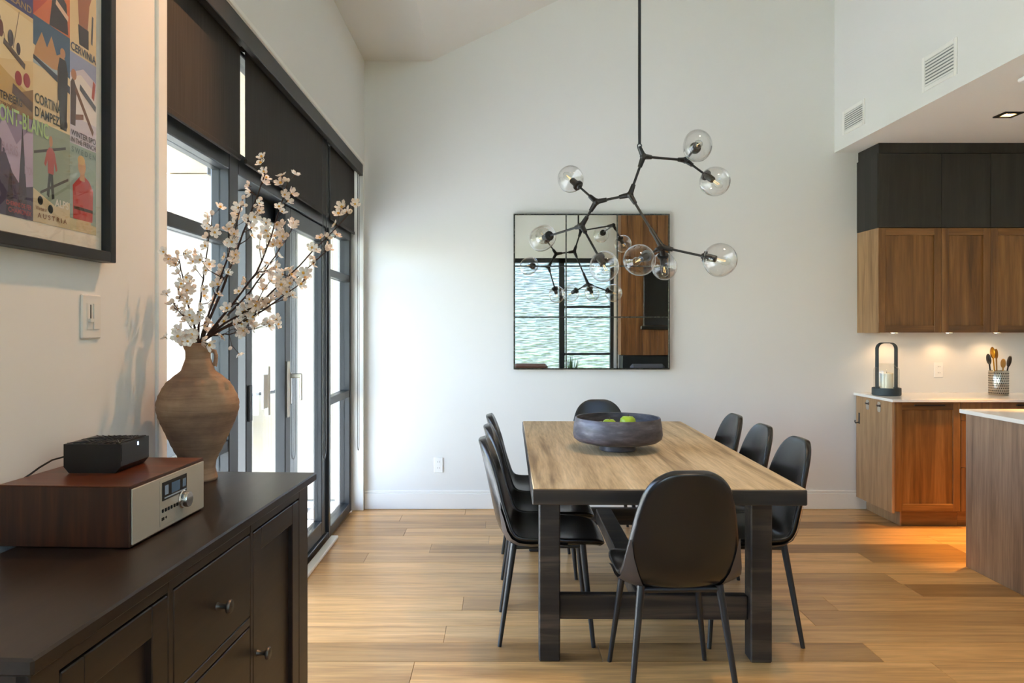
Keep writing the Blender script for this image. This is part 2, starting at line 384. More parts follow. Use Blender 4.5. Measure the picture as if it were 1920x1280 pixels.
# ------------------------------------------------------------------ glass wall on the left
FX0, FX1 = -1.23, -1.15
def frame_rect(m, y0, y1, z0, z1, wv, wh, x0=FX0, x1=FX1, c=.004):
    m.box(x0, x1, y0, y0+wv, z0, z1, c=c); m.box(x0, x1, y1-wv, y1, z0, z1, c=c)
    m.box(x0, x1, y0+wv, y1-wv, z0, z0+wh, c=c); m.box(x0, x1, y0+wv, y1-wv, z1-wh, z1, c=c)
def fixed(name, y0, y1, wn, wf, label, zb=0, gl='glass'):
    r = tag(thing(name, label, None, ((FX0+FX1)/2, (y0+y1)/2, 0)), kind='structure')
    m = MB(); m.box(FX0, FX1, y0, y0+wn, zb, ZH, c=.004); m.box(FX0, FX1, y1-wf, y1, zb, ZH, c=.004)
    m.box(FX0, FX1, y0+wn, y1-wf, zb, zb+.07, c=.004); m.box(FX0, FX1, y0+wn, y1-wf, ZH-.06, ZH, c=.004)
    m.box(FX0, FX1, y0+wn, y1-wf, 2.10, 2.19, c=.004)
    obj('window_frame', m, 'frame_black', r)
    zs = [zb+.07]
    for z_ in ((.92, 1.805) if zb < .5 else (1.805,)):
        obj('muntin', B(FX0+.015, FX1-.004, y0+wn, y1-wf, z_-.026, z_+.026, c=.004), 'frame_black', r); zs += [z_-.026, z_+.026]
    zs += [2.10, 2.19, ZH-.06]
    for i in range(0, len(zs), 2): obj('pane', B(-1.196, -1.188, y0+wn, y1-wf, zs[i], zs[i+1]), gl, r)
fixed('window_1', Y0, 3.275, .06, .11, 'near fixed window panel behind the clay vase')
fixed('window_2', 5.02, Y1-.012, .055, .06, 'far fixed window panel next to the back wall corner')
fixed('added_window_4', -2.9, -1.15, .06, .04, 'rear half of the added unseen glass wall beside the living area', .9, 'clear_glass'); fixed('added_window_5', -1.15, .6, .04, .06, 'front half of the added unseen glass wall beside the living area', .9, 'clear_glass')  # glass wall added out of view to let in more daylight
dr = tag(thing('door_1', 'black-framed sliding glass patio door standing partly open', None, (-1.19, 4.2, 0)), kind='structure')
m = MB(); m.box(FX0-.06, FX1, 3.275, 5.02, 0, .045, c=.004); m.box(FX0-.06, FX1, 3.275, 5.02, 2.10, 2.20, c=.004); m.box(FX0, FX1, 3.275, 5.02, ZH-.06, ZH, c=.004)
obj('door_frame', m, 'frame_black', dr)
obj('pane', B(-1.196, -1.188, 3.275, 5.02, 2.20, ZH-.06), 'glass', dr)
def leaf(y0, y1, x0, x1, wv):
    m = MB(); frame_rect(m, y0, y1, .047, 2.098, wv, .10, x0, x1); l_ = obj('door_leaf', m, 'frame_black', dr)
    xm = (x0+x1)/2; obj('pane', B(xm-.004, xm+.004, y0+wv, y1-wv, .147, 1.998), 'glass', l_); return l_
la = leaf(3.63, 4.56, -1.285, -1.236, .09)
lb = leaf(4.06, 5.00, -1.226, -1.168, .10)
m = MB(); m.box(-1.236, -1.226, 3.655, 3.695, .96, 1.14, c=.003); obj('pull_handle', m, 'black_plastic', la)
m = MB(); m.box(-1.236, -1.222, 3.86, 3.93, 1.0, 1.18, c=.003); m.box(-1.236, -1.216, 3.92, 3.95, .96, 1.22, c=.003); obj('keeper_plate', m, 'satin_white', la)
m = MB(); m.box(-1.168, -1.160, 4.085, 4.125, .93, 1.24, c=.002); obj('lock_plate', m, 'satin_white', lb)
m = MB(); m.box(-1.168, -1.158, 4.13, 4.155, 1.0, 1.175, c=.002); m.box(-1.16, -1.105, 4.135, 4.155, 1.145, 1.17, c=.003); m.box(-1.112, -1.098, 4.135, 4.155, 1.02, 1.17, c=.003)
obj('door_handle', m, 'steel', lb)
# blinds and their fascia
obj_f = tag(obj('blind_fascia', MB().box(XL-.028, XL, Y0, Y1, 2.612, ZH, c=.003), 'fascia'), 'long dark fascia board hiding the blind rollers', 'fascia')
def blind(y0, y1, lab):
    r = thing('roller_blind', lab, 'blind', (-1.12, (y0+y1)/2, 2.15), group='dark roller blinds over the glass wall')
    obj('fabric', B(-1.1215, -1.1195, y0, y1, 2.17, 2.66), 'blind', r)
    obj('hem_bar', B(-1.126, -1.114, y0, y1, 2.147, 2.172, c=.004), 'blind', r)
    obj('roller', MB().cyl((-1.12, y0, 2.668), (-1.12, y1, 2.668), .028, n=16), 'fascia', r, 50)
blind(2.36, 3.21, 'charcoal roller blind nearest the camera, above the blossoms')
blind(3.277, 4.86, 'wide charcoal roller blind over the sliding door')
blind(4.93, 5.745, 'narrow charcoal roller blind nearest the back wall corner')
def chain(y0, z0, lab, w_=.09, x=-1.095):
    pts = [(x, y0, 2.64)]
    for i in range(9):
        a = PI*i/8; pts.append((x, y0+w_/2-w_/2*math.cos(a), z0+.05-.05*math.sin(a)))
    pts.append((x, y0+w_, 2.64))
    tag(obj('bead_chain', MB().tube(pts, .0028, 6), 'pewter', None, 60), lab, 'chain', 'blind bead chains')
chain(4.62, .60, 'looped bead chain hanging in front of the sliding glass')
chain(5.70, .48, 'looped bead chain hanging by the white jamb', .06, -1.085)

# ------------------------------------------------------------------ outside
tag(struct('ground', B(-14, 12, -16, 16, -.42, -.21), 'grass', 'lawn around the house'))
struct('floor_patio', B(-7, -1.30, -5, 7.0, -.21, -.06), 'concrete', 'pale concrete patio outside the glass wall')
sw = struct('wall_siding', B(-5.2, -1.32, 6.42, 6.6, -.06, 2.76), 'siding', 'cream lap siding wall across the patio')
z_ = -.05
while z_ < 2.74:
    zt = min(z_+.165, 2.76)
    obj('siding_board', MB().prism([(6.392, z_), (6.418, z_), (6.418, zt), (6.408, zt)], 'x', -5.2, -1.32), 'siding', sw); z_ += .165
struct('ceiling_patio', B(-2.86, -1.30, -3.2, 6.6, 2.765, 2.95), 'soffit', 'beige patio roof soffit outside the glass wall')
struct('wall_stone', B(-3, 2.9, -6.8, -6.4, -.21, 4.4), 'stacked_stone', 'pale stacked stone wall outside the rear window')
r = thing('grill_cart', 'white and black grill cart out on the patio', 'grill', (-2.05, 5.95, -.06))
obj('side_shelf', MB().prism([(-2.12, .70), (-1.99, .70), (-1.95, .93), (-2.12, .93)], 'y', 5.75, 5.8), 'satin_white', r)
obj('cart_body', B(-2.6, -2.12, 5.75, 6.15, .35, .92, c=.02), 'black_metal', r)
obj('towel_bar', MB().cyl((-1.99, 5.78, .9), (-1.70, 5.78, .94), .016), 'black_metal', r, 50)
for a, b in ((-2.56, 5.8), (-2.16, 5.8), (-2.56, 6.1), (-2.16, 6.1)): obj('leg', B(a-.02, a+.02, b-.02, b+.02, -.06, .35, c=.003), 'black_metal', r)

# ------------------------------------------------------------------ rear living area (seen in the mirror)
ch = tag(thing('fireplace', 'wood-clad chimney breast with black firebox, seen in the mirror', 'fireplace', (3.1, -3.1, 0)))
obj('hearth', B(2.42, 4.2, -3.28, -2.85, 0, .89, c=.005), 'hearth', ch)
for i in range(13):
    x0 = 2.40+i*.145; obj('cladding_board', B(x0, min(x0+.142, 4.25), -3.29, -2.95, .90, 4.1, c=.003), 'panel_wood', ch)
r = thing('television', 'black television on the wood-clad chimney, seen in the mirror', 'television', (3.35, -2.93, 1.4))
obj('screen', B(2.84, 4.0, -2.925, -2.885, 1.48, 2.63, c=.004), 'tv', r); obj('wall_bracket', B(3.3, 3.55, -2.945, -2.925, 1.8, 2.2), 'black_metal', r)
obj('sound_bar', B(2.78, 3.95, -2.93, -2.86, 1.40, 1.475, c=.01), 'tv', r)
def armchair(loc, mat, lab, rz):
    r = thing('armchair', lab, 'armchair', loc, rz, world=False)
    obj('seat', B(-.33, .33, -.30, .32, .24, .44, c=.04), mat, r); obj('backrest', B(-.33, .33, -.42, -.26, .2, .745, c=.05), mat, r)
    for s in (-1, 1): obj('armrest', B(s*.32, s*.42, -.40, .32, .2, .58, c=.035), mat, r)
    for sx in (-1, 1):
        for sy in (-1, 1): obj('leg', MB().cyl((sx*.34, sy*.28-.02, .22), (sx*.35, sy*.29-.02, 0), .02, .014, 10), 'black_metal', r)
armchair((.62, -2.45, 0), 'leather_tan', 'brown leather armchair at the lower left of the mirror reflection', 0)
armchair((2.85, -2.25, 0), 'grey_fabric', 'grey fabric armchair at the lower right of the mirror reflection', 0)
r = thing('potted_plant', 'spiky green plant in a dark pot, seen in the mirror', 'plant', (1.42, -2.75, 0))
obj('pot', MB().lathe([(.11, 0), (.15, .30), (.16, .32), (.14, .32), (.13, .28), (.001, .27)], (1.42, -2.75, 0), 24), 'terracotta_pot', r, 50)
for i in range(22):
    a = i*2.4; l_ = R.uniform(.45, .68); sp = R.uniform(.08, .22)
    p0 = Vector((1.42+.03*math.cos(a), -2.75+.03*math.sin(a), .27)); p1 = Vector((1.42+sp*math.cos(a), -2.75+sp*math.sin(a), .27+l_)); side = Vector((-math.sin(a), math.cos(a), 0))
    pm = (p0*.45+p1*.55)-Vector((math.cos(a), math.sin(a), 0))*.03
    obj('leaf', MB().add([p0-side*.01, p0+side*.01, pm+side*.02, p1, pm-side*.02, pm+Vector((0, 0, -.006))], [(0, 1, 2, 4), (4, 2, 3), (0, 5, 1), (0, 4, 5), (1, 5, 2), (4, 3, 5), (2, 5, 3)]), 'leaf', r)

# ------------------------------------------------------------------ recessed lights (the one before the table is an added fill)
def downlight(x, y, z, lab, power, col, angle=100, blend=.8, size=.05, black=True):
    r = thing('recessed_downlight', lab, 'downlight', (x, y, z), world=False)
    m = MB(); s = .062
    for a in (-1, 1): m.box(a*s, a*.036, -s, s, -.008, .004, c=.002); m.box(-.036, .036, a*s, a*.036, -.008, .004, c=.002)
    obj('trim', m, 'black_metal' if black else 'white_trim', r)
    obj('lens', B(-.036, .036, -.036, .036, -.002, .003), 'pot_glow', r)
    l = bpy.data.lights.new('downlight_lamp', 'SPOT'); l.energy = power; l.color = col; l.spot_size = math.radians(angle); l.spot_blend = blend; l.shadow_soft_size = size
    lo = bpy.data.objects.new('downlight_lamp', l); COL.objects.link(lo); lo.parent = r; lo.location = (0, 0, -.02); return r
WARM = (1, .66, .36)
downlight(3.30, 4.80, ZK, 'black square downlight glowing in the kitchen ceiling', 330, (1, .46, .08), 40, 1.0)
zc = lambda x: ZL+SL*(x+.53)
for x, y, p, lab, aim in ((-.02, 3.05, 78, 'tilted recessed downlight in the vault, aimed at the sideboard', (-1.06, 1.95, 1.55)), (1.3, 2.6, 150, 'added fill downlight in the vault in front of the dining table', (1.3, 3.2, 0))):  # second lamp is added as warm fill for table and floor
    d = downlight(x, y, zc(x)-.004, lab, p, (1, .50, .22) if p < 80 else (1, .74, .5), 58 if p < 80 else 90, .7 if p < 80 else 1.0, .02 if p < 80 else .15, False); d.rotation_euler = (0, -math.atan(SL), 0)
    lamp = [c for c in d.children if c.type == 'LIGHT'][0]
    q = (Vector(aim)-d.location).to_track_quat('-Z', 'Y').to_matrix(); lamp.rotation_euler = (Matrix.Rotation(math.atan(SL), 3, 'Y') @ q).to_euler()

# ------------------------------------------------------------------ dining table
TX, TY = .70, 4.06
r = thing('dining_table', 'long reclaimed-wood dining table with dark trestle legs', 'table', (TX, TY, 0), math.radians(-.8), world=False)
m = MB().box(-.55, .55, -1.09, 1.09, .712, .775, c=.004); obj('edge_band', m, 'table_dark', r)
obj('tabletop', B(-.546, .546, -1.086, 1.086, .76, .7785, c=.003), 'table_top', r)
m = MB()
for s in (-1, 1): m.box(s*.47, s*.43, -.86, .75, .69, .713)
for yy in (-.90, .70): m.box(-.47, .47, yy-.02, yy+.03, .69, .713)
obj('apron', m, 'table_dark', r)
for lx in (-.47, .43):
    for ly in (-.905, .655): obj('leg', B(lx-.045, lx+.045, ly, ly+.088, 0, .712, c=.005), 'table_dark', r)
for ly in (-.862, .68): obj('stretcher', B(-.425, .385, ly, ly+.045, .165, .27, c=.004), 'table_dark', r)
obj('long_stretcher', B(-.09, .01, -.83, .67, .195, .27, c=.004), 'table_dark', r)

# ------------------------------------------------------------------ dining chairs
PROF = [(.268, .432, .11), (.262, .452, .165), (.235, .470, .200), (.17, .474, .222), (.09, .468, .233), (.01, .459, .238), (-.07, .453, .240), (-.13, .458, .239),
        (-.168, .478, .235), (-.192, .515, .229), (-.208, .57, .221), (-.222, .64, .209), (-.237, .71, .197), (-.252, .78, .182), (-.265, .835, .162), (-.275, .875, .13), (-.282, .900, .088), (-.285, .910, .05)]
SEATROWS = 9
def prof_normal(i):
    a = Vector(PROF[max(0, i-1)][:2]); b = Vector(PROF[min(len(PROF)-1, i+1)][:2]); d = (b-a).normalized(); return Vector((-d.y, d.x)) * -1
def shell_pt(i, u, off=0.0):
    y_, z_, w_ = PROF[i]; nrm = prof_normal(i)           # points to the sitting side
    f = min(1, max(0, (i-1)/5)); c = .034*f if i < 13 else .034*max(0, 1-(i-12)/5)
    if 5 <= i <= 10: c = .045
    a = abs(u)**2.4*c - off
    return Vector((w_*u, y_-nrm.x*a*-1 if False else y_+nrm.x*a, z_+nrm.y*a))
# orientation check: make normals point up on the seat
_sgn = 1 if prof_normal(4).y > 0 else -1
_pn = prof_normal
def prof_normal(i): return _pn(i)*_sgn
NU = 12
def chair_mesh():
    m = MB(); th = .036; rows = len(PROF)
    ring = []
    for i in range(rows):
        top = [shell_pt(i, -1+2*j/NU, -0.004*(1-abs(-1+2*j/NU)**2)) for j in range(NU+1)]
        bot = [shell_pt(i, -(-1+2*j/NU)*.97, th*(1-.25*abs(-1+2*j/NU)**4)) for j in range(NU+1)]
        ring.append(top+bot)
    m.rings(ring, True)
    me = m.mesh('shell', 'leather', None, True)
    o = bpy.data.objects.new('tmp', me); COL.objects.link(o)
    s = o.modifiers.new('s', 'SUBSURF'); s.levels = 2; s.render_levels = 2
    dg = bpy.context.evaluated_depsgraph_get(); full = bpy.data.meshes.new_from_object(o.evaluated_get(dg)); bpy.data.objects.remove(o)
    full.polygons.foreach_set('use_smooth', [True]*len(full.polygons)); full.update()
    nrm = {tuple(round(x, 6) for x in v_.co): tuple(v_.normal) for v_ in full.vertices}
    out = []
    for part in ('seat', 'backrest'):
        vs = [tuple(v_.co) for v_ in full.vertices]; keep = []
        for p in full.polygons:
            c = p.center; back = (c.z-.44) > (.20+c.y)*-1.0+.0+.06 and c.z > .47 and c.y < -.10
            if back == (part == 'backrest'): keep.append(tuple(p.vertices))
        used = sorted({i for f in keep for i in f}); mp = {k: i for i, k in enumerate(used)}
        me2 = bpy.data.meshes.new(part); me2.from_pydata([vs[k] for k in used], [], [tuple(mp[i] for i in f) for f in keep]); me2.materials.append(MATS['leather'])
        me2.polygons.foreach_set('use_smooth', [True]*len(me2.polygons)); me2.update()
        me2.normals_split_custom_set_from_vertices([nrm[tuple(round(x, 6) for x in v_.co)] for v_ in me2.vertices]); out.append(me2)
    return out
def make_chair():
    r = thing('dining_chair', '', 'chair', (0, 0, 0), world=False, group='black leather dining chairs around the table')
    seat, back = chair_mesh()
    obj('seat', seat, None, r); bk = obj('backrest', back, None, r)
    for s in (-1, 1):                                   # leather patch wrapping each rear corner, colour lightened for light falling on it
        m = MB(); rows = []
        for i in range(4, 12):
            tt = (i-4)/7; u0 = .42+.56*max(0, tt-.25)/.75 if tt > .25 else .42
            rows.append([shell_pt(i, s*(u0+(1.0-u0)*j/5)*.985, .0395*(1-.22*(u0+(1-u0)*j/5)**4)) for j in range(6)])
        m.rings(rows, False, False); obj('corner_patch', m, 'leather_patch_lit', bk, 60, False)
    m = MB()
    for s in (-1, 1): m.tube([(s*.15, .16, .437), (s*.15, -.15, .430)], .011, 10)
    for yy, zz in ((.16, .437), (-.15, .430)): m.tube([(-.15, yy, zz), (.15, yy, zz)], .012, 10)
    m.box(-.11, .11, -.12, .13, .424, .434)
    obj('under_frame', m, 'chair_metal', r, 50)
    for sx in (-1, 1):
        for sy, y0, y1, zt in ((1, .16, .205, .452), (-1, -.15, -.215, .446)):
            obj('leg', MB().tube([(sx*.15, y0, zt), (sx*.205, y1, 0)], [.0155, .0095], 14), 'chair_metal', r, 50)
    return r
chair0 = make_chair(); used = [False]
def place(x, y, rz, lab):
    o = chair0 if not used[0] else copy_tree(chair0); used[0] = True
    o.location = (x, y, 0); o.rotation_euler = (0, 0, math.radians(rz)); o['label'] = lab
place(.685, 2.968, 2, 'black leather dining chair nearest the camera, back turned to it')
place(.222, 3.515, -91, 'black leather dining chair on the left table side, nearest the camera')
place(.235, 3.995, -90, 'middle black leather dining chair on the left table side')
place(.24, 4.472, -90, 'black leather dining chair on the left table side, nearest the back wall')
place(1.136, 3.50, 91, 'black leather dining chair on the right table side, nearest the camera')
place(1.14, 3.985, 90, 'middle black leather dining chair on the right table side')
place(1.14, 4.468, 90, 'black leather dining chair on the right table side, nearest the back wall')
place(.72, 5.10, 180, 'black leather dining chair at the far table end under the mirror')

# ------------------------------------------------------------------ bowl and apples
bx, by, bz = .63, 3.93, .7785
r = thing('pedestal_bowl', 'wide dark pewter footed bowl of apples on the table', 'bowl', (bx, by, bz))
prof = [(.092, .0), (.096, .004), (.094, .030), (.10, .034), (.17, .040), (.212, .050), (.230, .064), (.235, .085), (.231, .13), (.224, .170), (.221, .174), (.215, .172), (.218, .13), (.219, .085), (.20, .062), (.10, .052), (.001, .050)]
obj('basin', MB().lathe(prof[2:], (bx, by, bz), 56), 'bowl', r, 40)
obj('foot', MB().lathe(prof[:3]+[(.07, .032)], (bx, by, bz), 40, True), 'bowl', r, 40)
def apple(x, y, z, rr, lab):
    a = thing('apple', lab, 'apple', (x, y, z), world=False, group='green apples in the bowl')
    pf = [(.001, -.78), (.25, -.95), (.55, -.86), (.82, -.55), (.97, -.1), (1.0, .25), (.9, .62), (.62, .88), (.32, .92), (.12, .80), (.001, .72)]
    obj('flesh', MB().lathe([(p*rr, q*rr) for p, q in pf], n=20), 'apple', a, 80)
    obj('stem', MB().tube([(0, 0, rr*.72), (.004, 0, rr*1.15)], .002, 6), 'apple_stem', a, 60)
apple(.585, 3.92, bz+.130, .036, 'smaller green apple, left one showing above the bowl rim')
apple(.688, 3.95, bz+.136, .043, 'larger green apple, right one standing higher above the bowl rim')
apple(.56, 4.02, bz+.100, .042, 'green apple lying low at the bottom of the bowl, behind')
apple(.66, 3.86, bz+.094, .041, 'green apple at the bottom of the bowl, in front')
apple(.625, 3.985, bz+.098, .04, 'green apple at the bottom of the bowl, in the middle')

# ------------------------------------------------------------------ mirror
mx0, mx1, mz0, mz1 = .117, 1.340, 1.100, 2.320
r = thing('wall_mirror', 'square antique mirror of nine panes on the back wall', 'mirror', ((mx0+mx1)/2, YB, mz0))
obj('backing', B(mx0+.004, mx1-.004, YB-.036, YB, mz0+.004, mz1-.004), 'dark_gap', r)
m = MB(); f = .011
m.box(mx0, mx0+f, YB-.046, YB-.004, mz0, mz1, c=.002); m.box(mx1-f, mx1, YB-.046, YB-.004, mz0, mz1, c=.002)
m.box(mx0+f, mx1-f, YB-.046, YB-.004, mz0, mz0+f, c=.002); m.box(mx0+f, mx1-f, YB-.046, YB-.004, mz1-f, mz1, c=.002)
obj('mirror_frame', m, 'mirror_edge', r)
cx = [mx0+f+(mx1-mx0-2*f)*i/3 for i in range(4)]; cz = [mz0+f+(mz1-mz0-2*f)*i/3 for i in range(4)]
for i in range(3):
    for j in range(3): obj('mirror_pane', B(cx[i]+.001, cx[i+1]-.001, YB-.041, YB-.036, cz[j]+.001, cz[j+1]-.001), 'mirror', r)
for i in (1, 2):
    obj('divider', B(cx[i]-.005, cx[i]+.005, YB-.045, YB-.041, mz0+f, mz1-f), 'mirror_edge', r)
    obj('divider', B(mx0+f, mx1-f, YB-.0447, YB-.041, cz[i]-.005, cz[i]+.005), 'mirror_edge', r)

# ------------------------------------------------------------------ chandelier
J = {'A': (.822, 4.21, 2.397), 'B': (.752, 4.245, 2.186), 'C': (1.114, 4.42, 2.424), 'D': (.567, 4.308, 2.157), 'E': (.488, 4.359, 2.025), 'F': (.905, 4.11, 1.872)}
J = {k: Vector(v_) for k, v_ in J.items()}
TOP = Vector((.798, 4.20, 2.455)); zc_ = zc(.798)
G = [('C', (1.058, 3.95, 2.396), .082), ('C', (1.237, 4.244, 2.262), .083), ('D', (.432, 4.45, 2.318), .079), ('E', (.281, 4.76, 2.002), .086),
     ('E', (.5866, 4.12, 1.765), .084), ('F', (.7475, 3.94, 1.785), .083), ('F', (.935, 4.19, 1.772), .075), ('F', (1.185, 3.97, 1.788), .088)]
ch = thing('chandelier', 'black branching chandelier with eight clear glass globes over the table', 'chandelier', tuple(TOP))
obj('stem', MB().cyl(TOP+Vector((0, 0, .012)), (TOP.x, TOP.y, zc_-.03), .0085, n=12), 'black_metal', ch, 50)
obj('ceiling_canopy', MB().lathe([(.001, -.035), (.06, -.035), (.065, -.03), (.065, .05), (.001, .05)], (TOP.x, TOP.y, zc_-.01), 28), 'black_metal', ch, 40)
def ringlink(c, rr, rt):
    pts = [(c.x+rr*math.cos(a), c.y, c.z+rr*math.sin(a)) for a in [2*PI*k/14 for k in range(15)]]; return MB().tube(pts, rt, 6)
obj('hook_ring', ringlink(TOP, .012, .0032), 'black_metal', ch, 60)
conn = {k: [] for k in J}
arms = [('A', 'B'), ('A', 'C'), ('B', 'D'), ('B', 'F'), ('D', 'E')]
for a, b in arms: conn[a].append(J[b]); conn[b].append(J[a])
conn['A'].append(TOP-Vector((0, 0, .01)))
for jn, c, rr in G: conn[jn].append(Vector(c))
for k, p in J.items():
    m = MB(); m.ball(p, .021, 12, 8)
    for q in conn[k]:
        d = (q-p).normalized(); m.tube([p, p+d*.035, p+d*.062], [.017, .0145, .0125], 10)
    obj('joint', m, 'black_metal', ch, 45)
for a, b in arms: obj('arm', MB().cyl(J[a], J[b], .0075, n=10), 'black_metal', ch, 60)
d = (J['F']-J['B']); obj('coupler', MB().cyl(J['B']+d*.66, J['B']+d*.86, .0125, n=10), 'black_metal', ch, 60)
for gi, (jn, c, rr) in enumerate(G):
    c = Vector(c); p = J[jn]; d = (c-p).normalized(); neck = c-d*rr*.80
    obj('arm', MB().cyl(p, neck-d*.02, .0068, n=10), 'black_metal', ch, 60)
    q = d.to_track_quat('Z', 'Y').to_matrix().to_4x4(); M = Matrix.Translation(neck) @ q
    obj('socket', MB().lathe([(.001, -.03), (.014, -.03), (.016, -.022), (.031, -.018), (.031, -.006), (.020, -.004), (.019, .045), (.017, .05), (.001, .05)], n=20).xf(M), 'black_metal', ch, 40)
    m = MB(); rs = []
    ph = R.uniform(0, 6); bump_ = R.uniform(.03, .07); el = R.uniform(1.02, 1.12)
    for i in range(19):
        a = .30+(PI-.30)*i/18; row = []
        for k in range(32):
            b_ = 2*PI*k/32; k2 = 1+bump_*math.cos(2*b_+ph)*math.sin(a)**2+.02*math.cos(3*a+b_+ph)
            dimple = 1-.10*math.exp(-((a-1.7)/.38)**2-((math.atan2(math.sin(b_-ph), math.cos(b_-ph)))/.5)**2)
            s_ = math.sin(a)*rr*k2*dimple if i < 18 else .0005
            row.append((s_*math.cos(b_), s_*math.sin(b_), -math.cos(a)*rr*el*dimple+rr*.80))
        rs.append(row)
    m.rings(rs, False); m.xf(M)
    g = obj('glass_globe', m, 'globe_glass', ch, 80)
    blb = obj('bulb', MB().lathe([(.010, .05), (.013, .062), (.022, .09), (.022, .108), (.013, .124), (.001, .130)], n=16).xf(M), 'lantern_glass', g, 80)
    obj('filament', MB().tube([M @ Vector(v_) for v_ in ((0, .004, .056), (.006, .003, .10), (-.006, -.003, .10), (0, -.004, .056))], .0012, 5), 'filament', g, 80)

# ------------------------------------------------------------------ sideboard
SA = math.atan2(.065, 1.345); SLN = 1.347
sb = thing('sideboard', 'dark brown wooden sideboard with doors and drawers against the left wall', 'sideboard', (-.648, 1.031, 0), -SA, world=False)
# local: x=0 front edge of the top, negative towards the wall; y along the length
DP = .40; FR = -.016
obj('top', B(-DP, 0, 0, SLN, .934, .96, c=.004), 'sideboard', sb)
obj('back_panel', B(-DP+.004, -DP+.012, .02, SLN-.02, .1, .934), 'sideboard', sb)
for a, b in ((.016, .036), (SLN-.036, SLN-.016)): obj('side_panel', B(-DP+.012, FR-.02, a, b, .1, .934), 'sideboard', sb)
obj('bottom_panel', B(-DP+.012, FR-.02, .036, SLN-.036, .1, .12), 'sideboard', sb)
obj('gap_shade', B(FR-.05, FR-.04, .036, SLN-.036, .12, .934), 'dark_gap', sb)  # near-black sheet standing in for shade behind the front gaps
m = MB()
Ts = [(.012, .062), (.308, .322), (.618, .630), (.905, .968)]
for a, b in Ts: m.box(FR-.03, FR, a*SLN, b*SLN, .1, .934, c=.002)
m.box(FR-.028, FR-.001, .012*SLN, .968*SLN, .905, .934, c=.002); m.box(FR-.028, FR-.001, .012*SLN, .968*SLN, .1, .135, c=.002)
for zz in (.674, .449): m.box(FR-.028, FR-.001, .322*SLN, .618*SLN, zz, zz+.022, c=.002)
obj('face_frame', m, 'sideboard', sb)
def knob(p, parent):
    obj('knob', MB().lathe([(.001, 0), (.009, 0), (.0065, .006), (.0055, .018), (.008, .022), (.0155, .025), (.0165, .029), (.014, .033), (.001, .034)], n=20).xf(Matrix.Translation(p) @ Matrix.Rotation(PI/2, 4, 'Y')), 'pewter', parent, 50)
def hdoor(a, b, ky):
    y0, y1 = a*SLN+.003, b*SLN-.003; z0, z1 = .139, .901; s_ = .058
    m = MB(); x0, x1 = FR-.022, FR+.0
    m.box(x0, x1, y0, y0+s_, z0, z1, c=.002); m.box(x0, x1, y1-s_, y1, z0, z1, c=.002)
    m.box(x0, x1-.0005, y0+s_, y1-s_, z0, z0+s_, c=.002); m.box(x0, x1-.0005, y0+s_, y1-s_, z1-s_, z1, c=.002)
    d = obj('door', m, 'sideboard', sb); obj('door_panel', B(x0, x1-.013, y0+s_, y1-s_, z0+s_, z1-s_), 'sideboard', d); knob((FR, ky, .585), d)
hdoor(.062, .308, .308*SLN-.03); hdoor(.630, .905, .630*SLN+.03)
for z0, z1 in ((.699, .902), (.474, .671), (.138, .446)):
    d = obj('drawer', B(FR-.022, FR, .322*SLN+.003, .618*SLN-.003, z0, z1, c=.002), 'sideboard', sb); knob((FR, .473*SLN, (z0+z1)/2-.005), d)
for a in (.016, SLN-.066):
    for x0 in (-DP+.01, FR-.05): obj('leg', B(x0, x0+.05, a, a+.05, 0, .1, c=.003), 'sideboard', sb)

# ------------------------------------------------------------------ radio, streaming box
RW, RH, RD = .345, .1295, .285
rd = thing('radio', 'walnut-cased table radio with silver front on the sideboard', 'radio', (-.771, 1.548, .96), -math.atan2(.017, .345), world=False)
obj('case', B(-RD, 0, 0, RW, .001, RH, c=.002), ['radio_side'], rd)
obj('top_veneer', B(-RD, .0, 0, RW, RH-.001, RH+.0012, c=.0005), 'radio_wood', rd)
fp = obj('front_panel', B(0, .0035, .005, RW-.005, .006, RH-.006, c=.001), 'silver', rd)
obj('console_plate', B(.0035, .0045, .118, .255, .014, RH-.012, c=.0004), 'silver', fp)
ds = obj('display', B(.0045, .006, .127, .243, .070, RH-.018, c=.0003), 'black_plastic', rd)
for (a, b, z0, z1, mt) in ((.137, .153, .082, .103, 'print_#8aa0b8'), (.168, .208, .080, .104, 'print_#55708c'), (.222, .238, .083, .102, 'print_#6d8299'), (.135, .240, .074, .077, 'print_#9fb2c4')):
    flat(mt[6:]); obj('readout', B(.006, .0063, a, b, z0, z1), mt, ds)
obj('tuning_knob', MB().lathe([(.001, 0), (.021, 0), (.0215, .003), (.019, .005), (.0185, .017), (.0175, .019), (.001, .019)], n=28).xf(Matrix.Translation((.0045, .222, .054)) @ Matrix.Rotation(PI/2, 4, 'Y')), 'chrome', rd, 40)
for i in range(6): obj('button', B(.0045, .0075, .125+i*.0135, .131+i*.0135, .044, .052, c=.0008), 'black_plastic', rd)
obj('usb_port', B(.0045, .0052, .125, .136, .026, .033), 'black_plastic', rd); obj('audio_jack', MB().cyl((.0045, .145, .030), (.0053, .145, .030), .003), 'black_plastic', rd)
for a in (.03, RW-.03):
    for b in (-RD+.03, -.03): obj('foot', MB().cyl((b, a, 0), (b, a, .0012), .01), 'black_plastic', rd)
zt = .96+RH+.0014
bxo = thing('streaming_box', 'small black media box with lattice top sitting on the radio', 'electronics', (-.862, 1.690, zt), world=False)
m = MB(); m.prism([(-.118, .0), (-.012, .0), (0, .014), (0, .066), (-.130, .066), (-.130, .014)], 'y', 0, .137)
obj('case', m, 'black_plastic', bxo)
m = MB()
